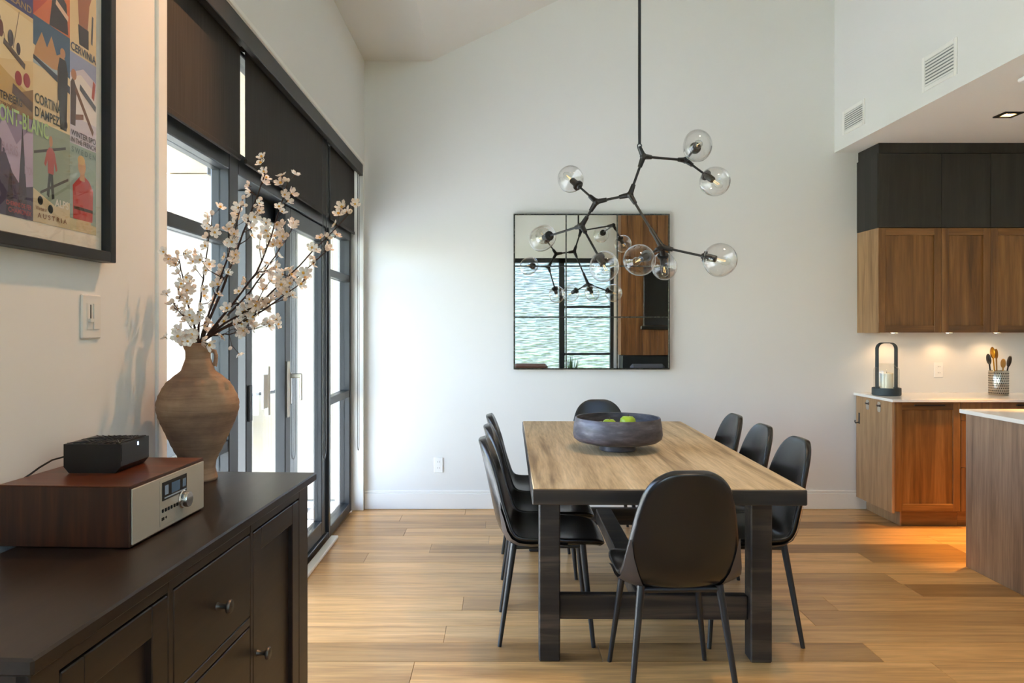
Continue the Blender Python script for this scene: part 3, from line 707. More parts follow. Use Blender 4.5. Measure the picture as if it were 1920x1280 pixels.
for i in range(9):
    for s_ in (0, 1):
        a = -.125+i*.014; p0, p1 = ((a, .006), (a+.06, .066)) if s_ == 0 else ((a+.06, .006), (a, .066))
        for q in (0, .065):
            c0, c1 = Vector((min(p0[0], -.005), p0[1]+q, .0672)), Vector((min(p1[0], -.005), p1[1]+q, .0672)); m.tube([c0, c1], .0012, 4)
obj('lattice_top', m, 'black_metal', bxo)
obj('gloss_band', B(0, .0008, .004, .133, .026, .064), 'black_metal', bxo)
obj('status_light', B(.0008, .0014, .078, .082, .052, .060), 'led', bxo)
cb = [(-.993, 1.73, zt+.03), (-1.012, 1.725, zt+.031), (-1.024, 1.70, zt+.028), (-1.036, 1.672, zt+.016), (-1.046, 1.655, zt+.004), (-1.0565, 1.645, zt-.004), (-1.0570, 1.64, .98)]
tag(obj('power_cable', MB().tube(cb, .0022, 6), 'black_plastic', None, 60), 'thin black cable running from the media box down behind the radio', 'cable')

# ------------------------------------------------------------------ vase and blossom branches
vx, vy, vz = -.917, 2.262, .96
vp = [(.001, .0), (.054, .0), (.057, .006), (.052, .025), (.050, .045), (.058, .070), (.073, .10), (.093, .145), (.110, .185), (.1185, .218), (.116, .248), (.096, .290), (.076, .311), (.058, .325), (.044, .339), (.0375, .353), (.0365, .388), (.040, .398), (.0425, .405), (.0425, .413), (.039, .417), (.033, .414), (.031, .385), (.05, .33), (.09, .27), (.09, .2), (.045, .06), (.001, .03)]
vs = thing('clay_vase', 'ribbed terracotta vase holding blossom branches on the sideboard', 'vase', (vx, vy, vz), world=False)
pr = []
for i in range(len(vp)-1):
    q0, q1, q2, q3 = (Vector(vp[max(0, min(len(vp)-1, i+d_))]) for d_ in (-1, 0, 1, 2))
    for k in range(4):
        tt = k/4; q = .5*((2*q1)+(q2-q0)*tt+(2*q0-5*q1+4*q2-q3)*tt*tt+(3*q1-q0-3*q2+q3)*tt**3) if 2 < i < 20 else q1+(q2-q1)*tt
        rr_ = q.x + (.0010*math.sin(q.y*300) if 3 < i < 13 else 0)
        pr.append((max(rr_, .001), q.y))
pr.append(vp[-1]); obj('body', MB().lathe(pr, n=64), 'clay', vs, 70)
obj('handle', MB().tube([(.034, .010, .392), (.046, .012, .391), (.050, .012, .378), (.049, .012, .362), (.046, .010, .345)], [.006, .0065, .006, .006, .007], 10), 'clay', vs, 70)
def flower_mesh(name, pm, nrm_up, cup):
    m = MB()
    for k in range(5):
        a = 2*PI*k/5; c, s_ = math.cos(a), math.sin(a)
        loc = [(.0015, 0, 0), (.006, -.0045, .001+cup*.3), (.0115, -.0055, .001+cup), (.0148, 0, .001+cup*1.3), (.0115, .0055, .001+cup), (.006, .0045, .001+cup*.3), (.009, 0, cup*.2)]
        v_ = [(x*c-y*s_, x*s_+y*c, z) for x, y, z in loc]
        m.add(v_, [(0, 1, 6), (1, 2, 6), (2, 3, 6), (3, 4, 6), (4, 5, 6), (5, 0, 6)])
    m.cur = 1; m.ball((0, 0, .0022), .0032, 6, 4); m.cur = 2
    m.tube([(0, 0, 0), (0, 0, -.008)], .0011, 5)
    return m.mesh(name, [pm, 'stamen', 'bark'], None, False)
FL = [flower_mesh('blossom', 'petal', 0, .0035), flower_mesh('blossom', 'petal', 0, .006), flower_mesh('blossom', 'petal_warm', 0, .005), flower_mesh('blossom', 'petal_warm', 0, .008)]
m = MB(); m.ball((0, 0, .004), .0052, 8, 6, (1, 1, 1.2)); m.cur = 1; m.tube([(0, 0, 0), (0, 0, -.006)], .0012, 5); BUD = m.mesh('bud', ['petal_warm', 'bark'], 80)
NF = [0]
def px(u, v_, y): return Vector(((u-935)*y/1390, y, 1.42-(v_-616)*y/1390))
def branch(tip, mid, ytip, lab, side, r0=.0054):
    root = Vector((vx+R.uniform(-.016, .016), vy+R.uniform(-.016, .016), vz+.30))
    pm = px(mid[0], mid[1], vy+(ytip-vy)*.5); pt = px(tip[0], tip[1], ytip); neck = Vector((vx+(pm.x-vx)*.13, vy+(pm.y-vy)*.13, vz+.425))
    neck.x = max(vx-.022, min(vx+.022, neck.x))
    ctl = [root, neck, pm, pt]; pts = []
    def cr(p0, p1, p2, p3, t_): return .5*((2*p1)+(p2-p0)*t_+(2*p0-5*p1+4*p2-p3)*t_*t_+(3*p1-p0-3*p2+p3)*t_**3)
    ex = [ctl[0]*2-ctl[1]]+ctl+[ctl[-1]*2-ctl[-2]]
    for i in range(3):
        for k in range(7): pts.append(cr(ex[i], ex[i+1], ex[i+2], ex[i+3], k/7))
    pts.append(pt)
    pts = [p+Vector((R.uniform(-1, 1), R.uniform(-1, 1), R.uniform(-1, 1)))*(.0022 if i > 7 else 0) for i, p in enumerate(pts)]
    n = len(pts); rad = [r0*(1-.74*i/(n-1)) for i in range(n)]
    r = thing('blossom_branch', lab, 'branch', tuple(neck), group='blossom branches in the clay vase')
    m = MB(); m.tube(pts, rad, 7); ends = []
    def put(p, d, size):
        ends.append((p, d, size))
    for i in range(10, n):
        f = (i-10)/(n-10)
        if R.random() < side*(.62+.5*f):
            d = (pts[min(i+1, n-1)]-pts[i-1]).normalized(); sd = Vector((R.uniform(-1, 1), R.uniform(-.9, .9), R.uniform(-.4, .8))).normalized()
            tw = (d*.55+sd).normalized(); L = R.uniform(.02, .085)*(1.1-.4*f)
            q1 = pts[i]+tw*L*.55+Vector((0, 0, .003)); q2 = q1+(tw+d*.6).normalized()*L*.5
            m.tube([pts[i], q1, q2], [rad[i]*.6, rad[i]*.45, .0007], 5)
            put(q2, (tw+Vector((R.uniform(-.6, .6), R.uniform(-.9, .2), R.uniform(-.3, .6)))).normalized(), 1)
            if L > .045: put(q1+sd*.006, (sd+Vector((0, -.4, .1))).normalized(), 1)
        if R.random() < .85*side*(.5+.6*f):
            sd = Vector((R.uniform(-1, 1), R.uniform(-1, .3), R.uniform(-.3, .9))).normalized(); put(pts[i]+sd*.009, sd, 1)
    put(pts[-1]+Vector((0, 0, .004)), (pts[-1]-pts[-2]).normalized(), 0)
    obj('twig', m, 'bark', r, 70)
    for p, d, sz in ends:
        bud = sz == 0 or R.random() < .16
        me = BUD if bud else FL[R.choice((0, 0, 1, 1, 2, 3))]
        o = bpy.data.objects.new('bud' if bud else 'blossom', me); COL.objects.link(o); o.parent = r
        o.location = p-Vector(OFF[r]); o.rotation_euler = (d.to_track_quat('Z', 'Y').to_matrix().to_4x4() @ Matrix.Rotation(R.uniform(0, 6), 4, 'Z')).to_euler()
        s_ = R.uniform(1.0, 1.45); o.scale = (s_,)*3; NF[0] += 1
branch((497, 325), (440, 480), 2.32, 'tallest blossom branch, its tip rising highest in front of the wide blind', 1.0, .0066)
branch((541, 342), (480, 510), 2.20, 'blossom branch with the second highest tip, leaning right', .95)
branch((655, 402), (500, 555), 2.12, 'longest blossom branch, reaching furthest right towards the room', .9, .005)
branch((612, 470), (500, 570), 2.24, 'blossom branch ending right, just below the longest one', .85)
branch((572, 525), (480, 590), 2.16, 'low blossom branch sweeping right', .9)
branch((505, 608), (440, 625), 2.26, 'short lowest blossom branch bending right over the vase shoulder', .8, .0035)
branch((398, 405), (378, 540), 2.36, 'upright blossom branch in front of the near window muntin', .95)
branch((334, 478), (352, 570), 2.22, 'left blossom branch rising close to the wall casing', .95)
branch((326, 570), (356, 610), 2.18, 'short blossom branch bending left', .85, .0035)
branch((338, 640), (352, 632), 2.14, 'small blossom twig drooping over the left vase rim', 1.0, .003)
branch((452, 385), (415, 520), 2.28, 'dense blossom branch left of the tallest one', 1.0)
branch((548, 430), (470, 545), 2.32, 'blossom branch crossing behind the others towards the door frame', .9)

# ------------------------------------------------------------------ light switch, outlets
sw = thing('light_switch', 'white dimmer switch plate on the left wall below the picture', 'light switch', (XL, 1.92, 1.45))
obj('cover_plate', B(XL, XL+.007, 1.875, 1.965, 1.394, 1.508, c=.003), 'plate', sw)
obj('paddle', B(XL+.007, XL+.010, 1.925, 1.953, 1.418, 1.485, c=.001), 'plate', sw); m = MB(); frm = MB()
obj('slider_slot', B(XL+.007, XL+.0085, 1.895, 1.917, 1.418, 1.485), 'plate', sw); obj('slot', B(XL+.0085, XL+.009, 1.909, 1.913, 1.446, 1.482), 'dark_gap', sw)
obj('slider', B(XL+.0085, XL+.016, 1.899, 1.915, 1.437, 1.446, c=.001), 'plate', sw)
def outlet(x, z, lab):
    r = thing('wall_outlet', lab, 'outlet', (x, YB, z), world=False)
    obj('cover_plate', B(-.036, .036, -.007, 0, -.06, .06, c=.003), 'satin_white', r)
    for s_ in (-1, 1):
        k = obj('receptacle', MB().cyl((0, -.007, s_*.024), (0, -.0095, s_*.024), .0165, n=18), 'satin_white', r, 40)
        for a in (-.006, .006): obj('slot', B(a-.0012, a+.0012, -.0099, -.0094, s_*.024-.002, s_*.024+.007), 'dark_gap', k)
outlet(-.475, .345, 'white wall outlet low on the back wall, left of the table')
outlet(3.47, 1.095, 'white wall outlet on the kitchen backsplash beside the lantern')

# ------------------------------------------------------------------ framed posters
PX = XL+.030
PY0, PY1, PZ0, PZ1 = 1.215, 1.982, 1.595, 2.62
pf = thing('framed_picture', 'black-framed collage of vintage ski posters on the left wall', 'picture', (XL, (PY0+PY1)/2, PZ0))
m = MB(); fb = .027
m.box(XL, PX+.008, PY0, PY0+fb, PZ0, PZ1, c=.002); m.box(XL, PX+.008, PY1-fb, PY1, PZ0, PZ1, c=.002); m.box(XL, PX+.008, PY0+fb, PY1-fb, PZ0, PZ0+fb, c=.002); m.box(XL, PX+.008, PY0+fb, PY1-fb, PZ1-fb, PZ1, c=.002)
obj('picture_frame', m, 'black_metal', pf)
XM = XL+.012
obj('mat_board', B(XL, XM, PY0+fb, PY1-fb, PZ0+fb, PZ1-fb), 'mat_board', pf)
obj('picture_glass', B(XM+.010, XM+.012, PY0+fb, PY1-fb, PZ0+fb, PZ1-fb), 'picture_glass', pf)
def text_mesh(body, size):
    cu = bpy.data.curves.new('t', 'FONT'); cu.body = body; cu.size = 1.0; cu.align_x = 'LEFT'; cu.resolution_u = 3; cu.offset = .018
    o = bpy.data.objects.new('t', cu); COL.objects.link(o); bpy.context.view_layer.update()
    dg = bpy.context.evaluated_depsgraph_get(); me = bpy.data.meshes.new_from_object(o.evaluated_get(dg)); bpy.data.objects.remove(o)
    return me
def lettering(body, col, y0, y1, z0, z1, parent, lift=.0022, tilt=0.0):
    me = text_mesh(body, 1); xs = [v_.co.x for v_ in me.vertices]; ys = [v_.co.y for v_ in me.vertices]
    ax, bx_, ay, by_ = min(xs), max(xs), min(ys), max(ys)
    for v_ in me.vertices:
        yy = y0+(v_.co.x-ax)/(bx_-ax)*(y1-y0); zz = z0+(v_.co.y-ay)/(by_-ay)*(z1-z0)+tilt*(yy-y0); v_.co = Vector((XM+lift, yy, zz))-Vector(OFF[parent])
    me.materials.clear(); me.materials.append(MATS[flat(col)]); me.name = 'lettering'; o = bpy.data.objects.new('lettering', me); COL.objects.link(o); o.parent = parent; return o
def poster(y0, y1, z0, z1, bgc, shapes, texts):
    m = MB(); mats = [flat(bgc)]; m.box(XM, XM+.001, y0, y1, z0, z1)
    for i, (c, poly) in enumerate(shapes):
        k = flat(c)
        if k not in mats: mats.append(k)
        m.cur = mats.index(k); x = XM+.00108+.00006*i
        m.add([(x, y0+(y1-y0)*u, z0+(z1-z0)*v_) for u, v_ in poly], [tuple(range(len(poly)))])
    p = obj('poster', m, mats, pf, None, False)
    for (s_, c, u0, u1, v0, v1) in texts: lettering(s_, c, y0+(y1-y0)*u0, y0+(y1-y0)*u1, z0+(z1-z0)*v0, z0+(z1-z0)*v1, p)
def ell(cx_, cy_, a, b, n=14): return [(cx_+a*math.cos(2*PI*i/n), cy_+b*math.sin(2*PI*i/n)) for i in range(n)]
def line(x0, y0, x1, y1, w_): 
    d = math.hypot(x1-x0, y1-y0); nx, ny = -(y1-y0)/d*w_, (x1-x0)/d*w_; return [(x0-nx, y0-ny), (x1-nx, y1-ny), (x1+nx, y1+ny), (x0+nx, y0+ny)]
def man(cx_, cy_, s, top, legs, skin='#b98a68'):
    return [(legs, line(cx_-.02*s, cy_, cx_-.10*s, cy_-.34*s, .045*s)), (legs, line(cx_+.02*s, cy_, cx_+.08*s, cy_-.36*s, .045*s)),
            (top, [(cx_-.10*s, cy_-.04*s), (cx_+.10*s, cy_-.04*s), (cx_+.13*s, cy_+.25*s), (cx_+.05*s, cy_+.30*s), (cx_-.06*s, cy_+.30*s), (cx_-.13*s, cy_+.24*s)]),
            (top, line(cx_+.10*s, cy_+.24*s, cx_+.20*s, cy_+.02*s, .035*s)), (top, line(cx_-.10*s, cy_+.24*s, cx_-.20*s, cy_+.05*s, .035*s)), (skin, ell(cx_, cy_+.38*s, .062*s, .075*s))]
CE = [1.246, 1.384, 1.524, 1.667, 1.810, 1.928]; RZ = [1.662, 1.888, 2.116, 2.345, 2.575]
c1, c2, c3 = (CE[2], CE[3]), (CE[3], CE[4]), (CE[4], CE[5])
poster(*c1, RZ[0], RZ[1], '#8f7f9c', [('#b3a2bb', [(0, .55), (.3, .92), (.6, .7), (1, .95), (1, .2), (0, .2)]), ('#4a4156', [(0, 0), (0, .78), (.25, .70), (.5, .42), (.72, .3), (1, .34), (1, 0)]), ('#38323f', [(.62, .1), (.74, .92), (.86, .1)]), ('#2f2a35', [(.35, .0), (.45, .5), (.56, .0)])],
       [('PARIS', '#a993a8', .25, .62, .58, .68), ('LYON', '#a993a8', .78, .99, .44, .52), ('CHEMINS DE FER', '#a8474a', .35, .95, .10, .145), ('CHAMONIX', '#a8474a', .4, .95, .035, .085)])
poster(*c2, RZ[0], RZ[1]+.004, '#8b9a88', [('#c9bb98', [(0, 0), (1, 0), (1, .28), (.6, .2), (0, .33)]), ('#3c3a37', line(.02, .68, .88, .84, .014))]+man(.46, .55, .78, '#a9493c', '#2c3230')+[('#3c3a37', line(.18, .30, .95, .52, .014)), ('#26302e', ell(.18, .22, .07, .045)), ('#26302e', ell(.45, .16, .07, .045))],
       [('A U S T R I A', '#7c5433', .10, .90, .045, .095), ('Winter in', '#7c5433', .05, .35, .12, .16), ('ALPS', '#d8d3c4', .56, .95, .20, .28)])
poster(*c3, RZ[0], RZ[0]+.214, '#8fa59b', [('#c4b993', [(0, 0), (1, 0), (1, .10), (0, .14)])]+[('#b0413a', [(.12, .14), (.85, .14), (.88, .52), (.72, .62), (.55, .66), (.35, .64), (.10, .52)]), ('#b98a68', [(.36, .6), (.56, .6), (.54, .7), (.38, .7)]), ('#c39a76', ell(.44, .77, .15, .10)), ('#caa86a', ell(.42, .84, .14, .055)), ('#4a3226', line(.14, .27, .86, .27, .018)), ('#c9b48c', [(.22, 0), (.8, 0), (.78, .14), (.24, .14)])],
       [('S W E D E N', '#5f7c78', .05, .96, .90, .965)])
poster(*c1, RZ[1], RZ[2], '#d8bf8c', [('#e2cfa4', [(0, .4), (1, .58), (1, .95), (.2, .98), (0, .8)]), ('#c3a05c', [(0, 0), (1, 0), (1, .22), (.4, .34), (0, .44)]), ('#8a6a3c', [(.40, .0), (1, .0), (1, .30), (.7, .22)]), ('#4a3a2e', line(.30, .62, .80, .48, .03)), ('#4a3a2e', line(.12, 1.0, .36, .60, .006)), ('#4a3a2e', line(.66, .98, .52, .60, .006)), ('#6b3a30', ell(.24, .72, .06, .08)), ('#3d3a40', ell(.46, .68, .07, .08)), ('#3d3a40', ell(.64, .62, .05, .06)), ('#9b2f33', ell(.64, .34, .085, .07)), ('#9b2f33', ell(.84, .36, .085, .07)), ('#5a4436', line(.5, .22, .98, .12, .05))],
       [('BEATENBERG', '#33302c', .01, .72, .075, .150), ('WINTERSPORT', '#6a4a30', .05, .60, .015, .05)])
poster(*c2, RZ[1]+.004, RZ[2]+.012, '#dcc79a', [('#35597a', [(0, .72), (1, .58), (1, 1), (0, 1)]), ('#b98d60', [(.05, .70), (.22, .88), (.36, .76), (.48, .90), (.62, .74), (.8, .80), (.95, .62), (.5, .55), (0, .58)]), ('#9db0ba', [(0, .62), (.5, .58), (.9, .62), (.7, .52), (0, .54)]), ('#2b3444', [(0, .58), (.6, .48), (1, .42), (1, .50), (.5, .56), (0, .62)]), ('#26262c', [(.66, .30), (.92, .30), (.94, .62), (.88, .74), (.70, .74), (.64, .60)]), ('#26262c', [(.72, .02), (.90, .02), (.92, .32), (.68, .32)]), ('#b98a68', ell(.79, .80, .075, .05)), ('#6b4a2c', line(.62, .05, .66, .62, .008))],
       [('CORTINA', '#3d4442', .04, .74, .165, .265), ("D'AMPEZZO", '#3d4442', .04, .92, .035, .135)])
poster(*c3, RZ[0]+.214, RZ[2]-.016, '#c9c3cf', [('#8f9cc0', [(0, .76), (.5, .88), (1, .8), (1, 1), (0, 1)]), ('#dcd6d2', [(0, .7), (.4, .8), (1, .68), (1, .3), (0, .3)]), ('#4b3a38', [(.02, .2), (.20, .2), (.24, .62), (.12, .74), (.02, .66)]), ('#a87452', ell(.14, .76, .10, .06)), ('#6e4a34', line(.20, .62, .88, .20, .035)), ('#7b5540', line(.20, .30, .50, .34, .03)), ('#4f5666', line(.36, .66, .98, .50, .035)), ('#a3453c', line(.86, .60, .92, .80, .05))],
       [('WINTER SPO', '#3a3843', .03, .97, .085, .150), ('IN THE FRENCH', '#3a3843', .03, .97, .012, .070)])
poster(*c1, RZ[2], RZ[3], '#4e4c86', [('#3a3c74', [(0, 0), (1, 0), (1, .3), (0, .4)]), ('#c9c4d2', [(0, .5), (.4, .8), (.7, .55), (1, .7), (1, .3), (0, .35)])], [('OBERLAND', '#a78a6c', .05, .95, .03, .10)])
poster(*c2, RZ[2]+.012, RZ[3], '#c96a3c', [('#b4452e', [(0, 0), (.45, .3), (.3, .7), (0, .8)]), ('#3a4468', line(.30, .95, .80, .55, .06)), ('#2a2730', [(.42, .0), (.95, .02), (.9, .35), (.7, .45), (.5, .3)]), ('#c98c6a', ell(.72, .52, .08, .06)), ('#d8b9a0', line(.6, .3, .95, .2, .03))], [('SKI', '#d9c9a4', .15, .45, .35, .48)])
poster(*c3, RZ[2]-.016, RZ[3], '#d6c092', [('#a3b0a0', [(0, .6), (.3, .9), (.2, 1), (0, 1)]), ('#9a5f40', [(.34, .30), (.66, .30), (.74, .62), (.62, .72), (.42, .72), (.28, .60)]), ('#2f2c33', [(.34, .12), (.70, .12), (.70, .32), (.30, .32)]), ('#9a5f40', line(.34, .64, .08, .95, .05)), ('#9a5f40', line(.70, .62, .95, .92, .05)), ('#8c5238', ell(.50, .80, .11, .07)), ('#3a3f52', line(.82, .2, .86, .5, .03))],
       [('CERVINIA', '#2b3350', .02, .98, .015, .10)])
for i, (c, z0, z1) in enumerate([((CE[1], CE[2]), RZ[a], RZ[a+1]) for a in range(4)]+[((CE[0], CE[1]), RZ[a], RZ[a+1]) for a in range(4)]+[((CE[a], CE[a+1]), RZ[3], RZ[4]) for a in (2, 3, 4)]):
    poster(c[0], c[1], z0, z1, ['#c6a66c', '#7d94a8', '#b7553f', '#86a08c', '#d6c39a', '#6b6f98'][i % 6], [('#e4dccb', [(0, 0), (1, 0), (1, .3), (.6, .5), (.3, .35), (0, .45)]), ('#3c4a60', [(.2, .35), (.5, .8), (.75, .45), (.6, .5), (.3, .35)])], [])
lt = lettering('MONT-BLANC', '#a9c98a', c1[0]+.004, c2[0]+.055, RZ[1]-.030, RZ[1]+.006, pf, .0026)

# ------------------------------------------------------------------ kitchen
KX = 2.828; CF = 5.30
def shaker(x0, x1, yf, z0, z1, parent, mat='walnut', st=.052, th=.022, rec=.014, flatd=False):
    x0 += .0015; x1 -= .0015; z0 += .0015; z1 -= .0015
    if flatd: return obj('door', B(x0, x1, yf, yf+th, z0, z1, c=.0015), mat, parent)
    m = MB(); m.box(x0, x0+st, yf, yf+th, z0, z1, c=.0015); m.box(x1-st, x1, yf, yf+th, z0, z1, c=.0015)
    d = obj('door', m, mat, parent); obj('rail', B(x0+st, x1-st, yf+.0004, yf+th, z0, z0+st, c=.0015), 'walnut_h', d); obj('rail', B(x0+st, x1-st, yf+.0004, yf+th, z1-st, z1, c=.0015), 'walnut_h', d)
    obj('door_panel', B(x0+st, x1-st, yf+rec, yf+th, z0+st, z1-st), mat, d); return d
# base cabinets
bc = thing('base_cabinet', 'walnut base cabinet with a shaker door at the left counter end', 'cabinet', (3.07, 5.58, 0), group='kitchen base cabinets')
obj('body', B(KX+.004, 3.304, CF+.022, YB-.001, .108, .896), 'walnut', bc)
obj('end_panel', B(KX-.016, KX+.004, CF, YB-.018, .10, .896, c=.0015), 'oak_side', bc)
obj('plinth', B(KX+.075, 3.304, CF+.045, YB-.018, 0, .108), 'walnut_h', bc); obj('plinth_end', B(KX+.065, KX+.075, CF+.045, YB-.018, 0, .108), 'oak_side', bc)
d = shaker(KX+.004, 3.304, CF, .112, .893, bc)
m = MB(); m.box(2.966, 3.186, CF-.016, CF-.006, .868, .878, c=.002)
for a in (2.985, 3.16): m.box(a, a+.01, CF-.01, CF, .868, .878)
obj('handle', m, 'black_metal', d)
dc = thing('drawer_cabinet', 'walnut drawer cabinet next to the shaker door, partly behind the island', 'cabinet', (3.7, 5.58, 0), group='kitchen base cabinets')
obj('body', B(3.306, 4.34, CF+.022, YB-.001, .108, .896), 'walnut', dc); obj('plinth', B(3.306, 4.34, CF+.045, YB-.018, 0, .108), 'walnut_h', dc)
for z0, z1 in ((.112, .425), (.428, .76), (.763, .893)):
    d = obj('drawer', B(3.308, 4.338, CF, CF+.02, z0, z1, c=.0015), 'walnut', dc)
    obj('handle', B(3.7, 3.95, CF-.014, CF, z1-.025, z1-.015, c=.002), 'black_metal', d)
tag(obj('worktop', B(2.80, 4.34, 5.272, YB-.0005, .897, .917, c=.002), 'stone_top'), 'pale stone worktop along the kitchen back wall', 'worktop')
def opener(y_, z_, lab):
    r = thing('bottle_opener', lab, 'bottle opener', (KX-.016, y_, z_), world=False, group='bottle openers on the cabinet end')
    m = MB(); pts = [(y_*0+.016*math.cos(a)*1.0, .033+.0*a+.0+.026*math.sin(a)) for a in [2*PI*k/20 for k in range(20)]]
    m.prism([(math.copysign(abs(math.cos(a))**.5, math.cos(a))*.024, math.copysign(abs(math.sin(a))**.6, math.sin(a))*.038) for a in [2*PI*k/24 for k in range(24)]], 'x', -.004, 0)
    obj('plate', m, 'chrome', r, 40)
    obj('catch', MB().tube([(-.004, -.016, .004), (-.016, -.012, .012), (-.019, 0, .014), (-.016, .012, .012), (-.004, .016, .004)], .004, 8), 'pewter', r, 60)
opener(5.645, .842, 'chrome bottle opener on the cabinet end, nearer the wall')
opener(5.475, .842, 'chrome bottle opener on the cabinet end, nearer the front')
r = thing('coat_hook', 'small black hook on the oak cabinet end', 'hook', (KX-.016, 5.78, .68), world=False)
obj('plate', B(-.004, .002, -.008, .008, .0, .085, c=.001), 'black_metal', r); obj('prong', MB().tube([(-.003, 0, .012), (-.03, 0, .006), (-.034, 0, .012), (-.034, 0, .028)], .004, 8), 'black_metal', r, 60)
# upper cabinets
UF = 5.53
for x0, x1, l1, l2 in ((KX, 3.305, 'walnut wall cabinet with shaker door at the left end', 'black oak top cabinet at the left end above the walnut door'),
                       (3.305, 3.672, 'narrow walnut wall cabinet in the middle, second from the left', 'narrow black oak top cabinet in the middle, second from the left'),
                       (3.672, 4.34, 'walnut wall cabinet cut off by the right picture edge', 'black oak top cabinet cut off by the right picture edge')):
    a = thing('wall_cabinet', l1, 'cabinet', ((x0+x1)/2, 5.7, 1.39), group='walnut wall cabinets')
    obj('body', B(x0+(.016 if x0 == KX else .0005), x1-.0005, UF+.021, YB-.001, 1.392, 2.172), 'walnut', a)
    shaker(x0+(.004 if x0 == KX else 0), x1, UF, 1.39, 2.172, a)
    b = thing('top_cabinet', l2, 'cabinet', ((x0+x1)/2, 5.7, 2.18), group='black top cabinets')
    obj('body', B(x0+(.016 if x0 == KX else .0005), x1-.0005, UF+.021, YB-.001, 2.174, 2.728), 'black_oak', b)
    shaker(x0+(.004 if x0 == KX else 0), x1, UF, 2.174, 2.728, b, 'black_oak', flatd=True)
    if x0 == KX:
        obj('end_panel', B(KX, KX+.016, UF+.002, YB-.001, 1.388, 2.172), 'oak_side', a); obj('end_panel', B(KX-.002, KX+.016, UF+.002, YB-.001, 2.174, 2.728), 'black_oak', b)
tag(obj('cabinet_crown', B(KX+.008, 4.34, UF+.002, YB-.001, 2.730, ZK-.001, c=.002), 'black_oak'), 'black filler board between the top cabinets and kitchen ceiling', 'filler board')
for i, (x, lab) in enumerate(((3.04, 'round under-cabinet light above the lantern'), (3.46, 'round under-cabinet light above the backsplash outlet'), (3.83, 'round under-cabinet light above the utensil pot'))):
    r = thing('puck_light', lab, 'puck light', (x, 5.70, 1.389), world=False, group='under-cabinet lights')
    obj('rim', MB().lathe([(.024, 0), (.032, 0), (.032, -.006), (.026, -.008), (.024, -.005)], n=24), 'chrome', r, 40); obj('lens', MB().cyl((0, 0, 0), (0, 0, -.004), .0245, n=24), 'puck_glow', r)
    l = bpy.data.lights.new('puck_lamp', 'SPOT'); l.energy = 1.35; l.color = (1, .62, .33); l.spot_size = math.radians(140); l.spot_blend = .6; l.shadow_soft_size = .02
    lo = bpy.data.objects.new('puck_lamp', l); COL.objects.link(lo); lo.parent = r; lo.location = (0, 0, -.012)
# island
isl = thing('kitchen_island', 'greyed walnut kitchen island in the right foreground', 'island', (3.4, 3.2, 0))
for i in range(3):
    obj('side_panel', B(2.79, 2.81, 4.428-.84*(i+1)+.001, 4.428-.84*i, 0, .911, c=.001), 'island_wood', isl)
obj('body', B(2.81, 3.70, 1.92, 4.426, .0, .911), 'walnut', isl)
tag(obj('island_worktop', B(2.775, 3.74, 1.88, 4.468, .913, .936, c=.002), 'stone_top'), 'white stone worktop on the kitchen island', 'worktop')
# lantern
lx, ly, lz = 2.940, 5.62, .917
r = thing('candle_lantern', 'dark metal loop lantern with a candle on the worktop', 'lantern', (lx, ly, lz), world=False)
obj('base', MB().lathe([(.001, 0), (.096, 0), (.101, .005), (.101, .055), (.097, .057), (.094, .053), (.093, .012), (.001, .010)], n=40), 'lantern', r, 40)
th_ = math.radians(-8); rs = []; outl = [(-.072, .03), (-.072, .35)]+[(-.072+.045*(1-math.cos(a)), .35+.045*math.sin(a)) for a in [PI/2*k/6 for k in range(1, 7)]]
outl += [(-x, z) for x, z in reversed(outl)]
for x, z in outl:
    n_ = Vector((x, 0, z-.32)).normalized() if z > .35 else Vector((math.copysign(1, x), 0, 0)); p = Vector((x, 0, z))
    rs.append([p+n_*.003+Vector((0, -.022, 0)), p+n_*.003+Vector((0, .022, 0)), p-n_*.003+Vector((0, .022, 0)), p-n_*.003+Vector((0, -.022, 0))])
obj('loop_handle', MB().rings(rs), 'lantern', r)
obj('glass_cylinder', MB().lathe([(.088, .012), (.088, .19), (.084, .205), (.060, .222), (.052, .24)], n=36), 'lantern_glass', r, 60)
cn = obj('candle', MB().lathe([(.001, .012), (.046, .012), (.046, .165), (.042, .168), (.001, .163)], n=30), 'candle', r, 40); obj('wick', MB().cyl((0, 0, .163), (.002, 0, .178), .0015, n=6), 'dark_gap', cn)
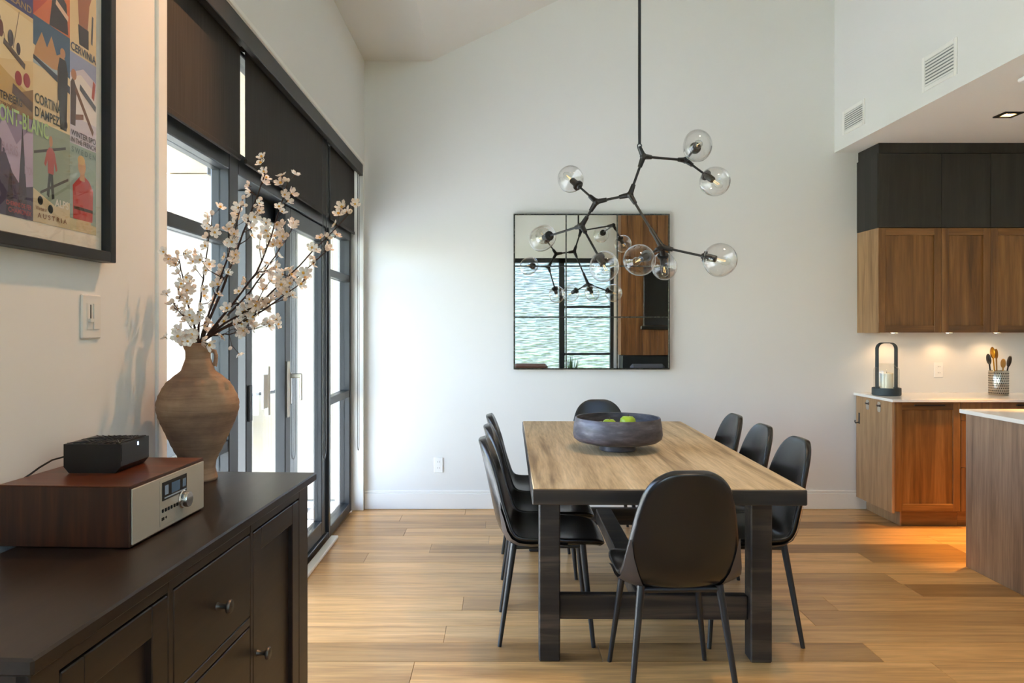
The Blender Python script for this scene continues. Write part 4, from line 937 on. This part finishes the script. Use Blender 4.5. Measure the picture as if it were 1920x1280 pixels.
# utensil pot
ux, uy = 3.79, 5.62
r = thing('utensil_pot', 'perforated steel utensil pot on the worktop', 'utensil pot', (ux, uy, lz), world=False)
obj('wall', MB().lathe([(.001, .0), (.064, 0), (.066, .003), (.066, .183), (.064, .186), (.062, .183), (.062, .006), (.001, .005)], n=40), 'perforated', r, 40)
m = MB()
for j in range(9):
    for k in range(30):
        a = 2*PI*(k+.5*(j % 2))/30; n_ = Vector((math.cos(a), math.sin(a), 0)); s_ = Vector((-n_.y, n_.x, 0)); c = n_*.0664+Vector((0, 0, .018+j*.0185))
        m.add([c+s_*.004*math.cos(q)+Vector((0, 0, .004*math.sin(q))) for q in [2*PI*i/6 for i in range(6)]], [tuple(range(6))])
ph = obj('perforations', m, 'dark_gap', r, None, False); ph['kind'] = 'stuff'
def spoon(name, dx, dy, tiltx, h, mat, lab, w_=.028, hgt=.042, gr='spoons in the steel pot'):
    r = thing(name, lab, 'utensil', (ux+dx, uy+dy, lz+.006), world=False, group=gr)
    tip = Vector((tiltx, 0, h)); obj('shaft', MB().tube([(0, 0, 0), tip*.55, tip*.88], [.005, .005, .0055], 8), mat, r, 60)
    d = tip.normalized(); M = Matrix.Translation(tip) @ d.to_track_quat('Z', 'Y').to_matrix().to_4x4()
    obj('spoon_bowl', MB().ball((0, 0, 0), 1, 16, 10, (1, 1, 1)).xf(Matrix.Diagonal((w_, .009, hgt, 1))).xf(M), mat, r, 80)
spoon('serving_spoon', -.028, -.02, -.03, .315, 'spoon_gold', 'golden serving spoon leaning left in the steel pot', .03, .045)
spoon('serving_spoon', -.03, .015, -.035, .265, 'black_plastic', 'black serving spoon at the left of the steel pot', .028, .042)
spoon('wooden_spoon', .005, .02, -.01, .305, 'spoon_wood', 'brown wooden spoon standing at the back of the steel pot', .02, .04)
spoon('wooden_spoon', .008, -.025, .01, .235, 'spoon_wood', 'short light wooden spoon in front in the steel pot', .028, .036)
spoon('ladle', .03, .0, .05, .25, 'black_plastic', 'black ladle leaning right in the steel pot', .024, .045)
# vents, ceiling sensor
def vent(y0, y1, z0, z1, lab):
    r = thing('air_vent', lab, 'vent', (XK, (y0+y1)/2, (z0+z1)/2), group='white air vents on the bulkhead')
    m = MB(); f = .028; x0, x1 = XK-.008, XK
    m.box(x0, x1, y0, y0+f, z0, z1, c=.002); m.box(x0, x1, y1-f, y1, z0, z1, c=.002); m.box(x0, x1, y0+f, y1-f, z0, z0+f, c=.002); m.box(x0, x1, y0+f, y1-f, z1-f, z1, c=.002)
    obj('vent_frame', m, 'white_trim', r); obj('duct', B(XK-.001, XK, y0+f, y1-f, z0+f, z1-f), 'duct_grey', r)
    n = 8
    for i in range(n):
        zz = z0+f+(z1-z0-2*f)*(i+.5)/n; h = (z1-z0-2*f)/n*.42
        obj('slat', MB().prism([(XK-.007, zz-h), (XK-.006, zz-h), (XK-.0015, zz+h*.7), (XK-.0025, zz+h*.7)], 'y', y0+f, y1-f), 'white_trim', r)
vent(5.36, 5.70, 2.90, 3.085, 'smaller-looking white air vent, further back on the bulkhead')
vent(4.28, 4.63, 2.89, 3.105, 'larger-looking white air vent, nearer on the bulkhead')
r = thing('ceiling_sensor', 'white sensor box on the kitchen ceiling at the right edge', 'sensor', (2.98, 4.05, ZK), world=False)
obj('housing', B(-.10, .12, -.07, .07, -.022, 0, c=.006), 'satin_white', r); obj('lens', B(-.05, .07, -.04, .04, -.034, -.02, c=.006), 'satin_white', r)
print('flowers', NF[0], 'objects', len(bpy.data.objects))
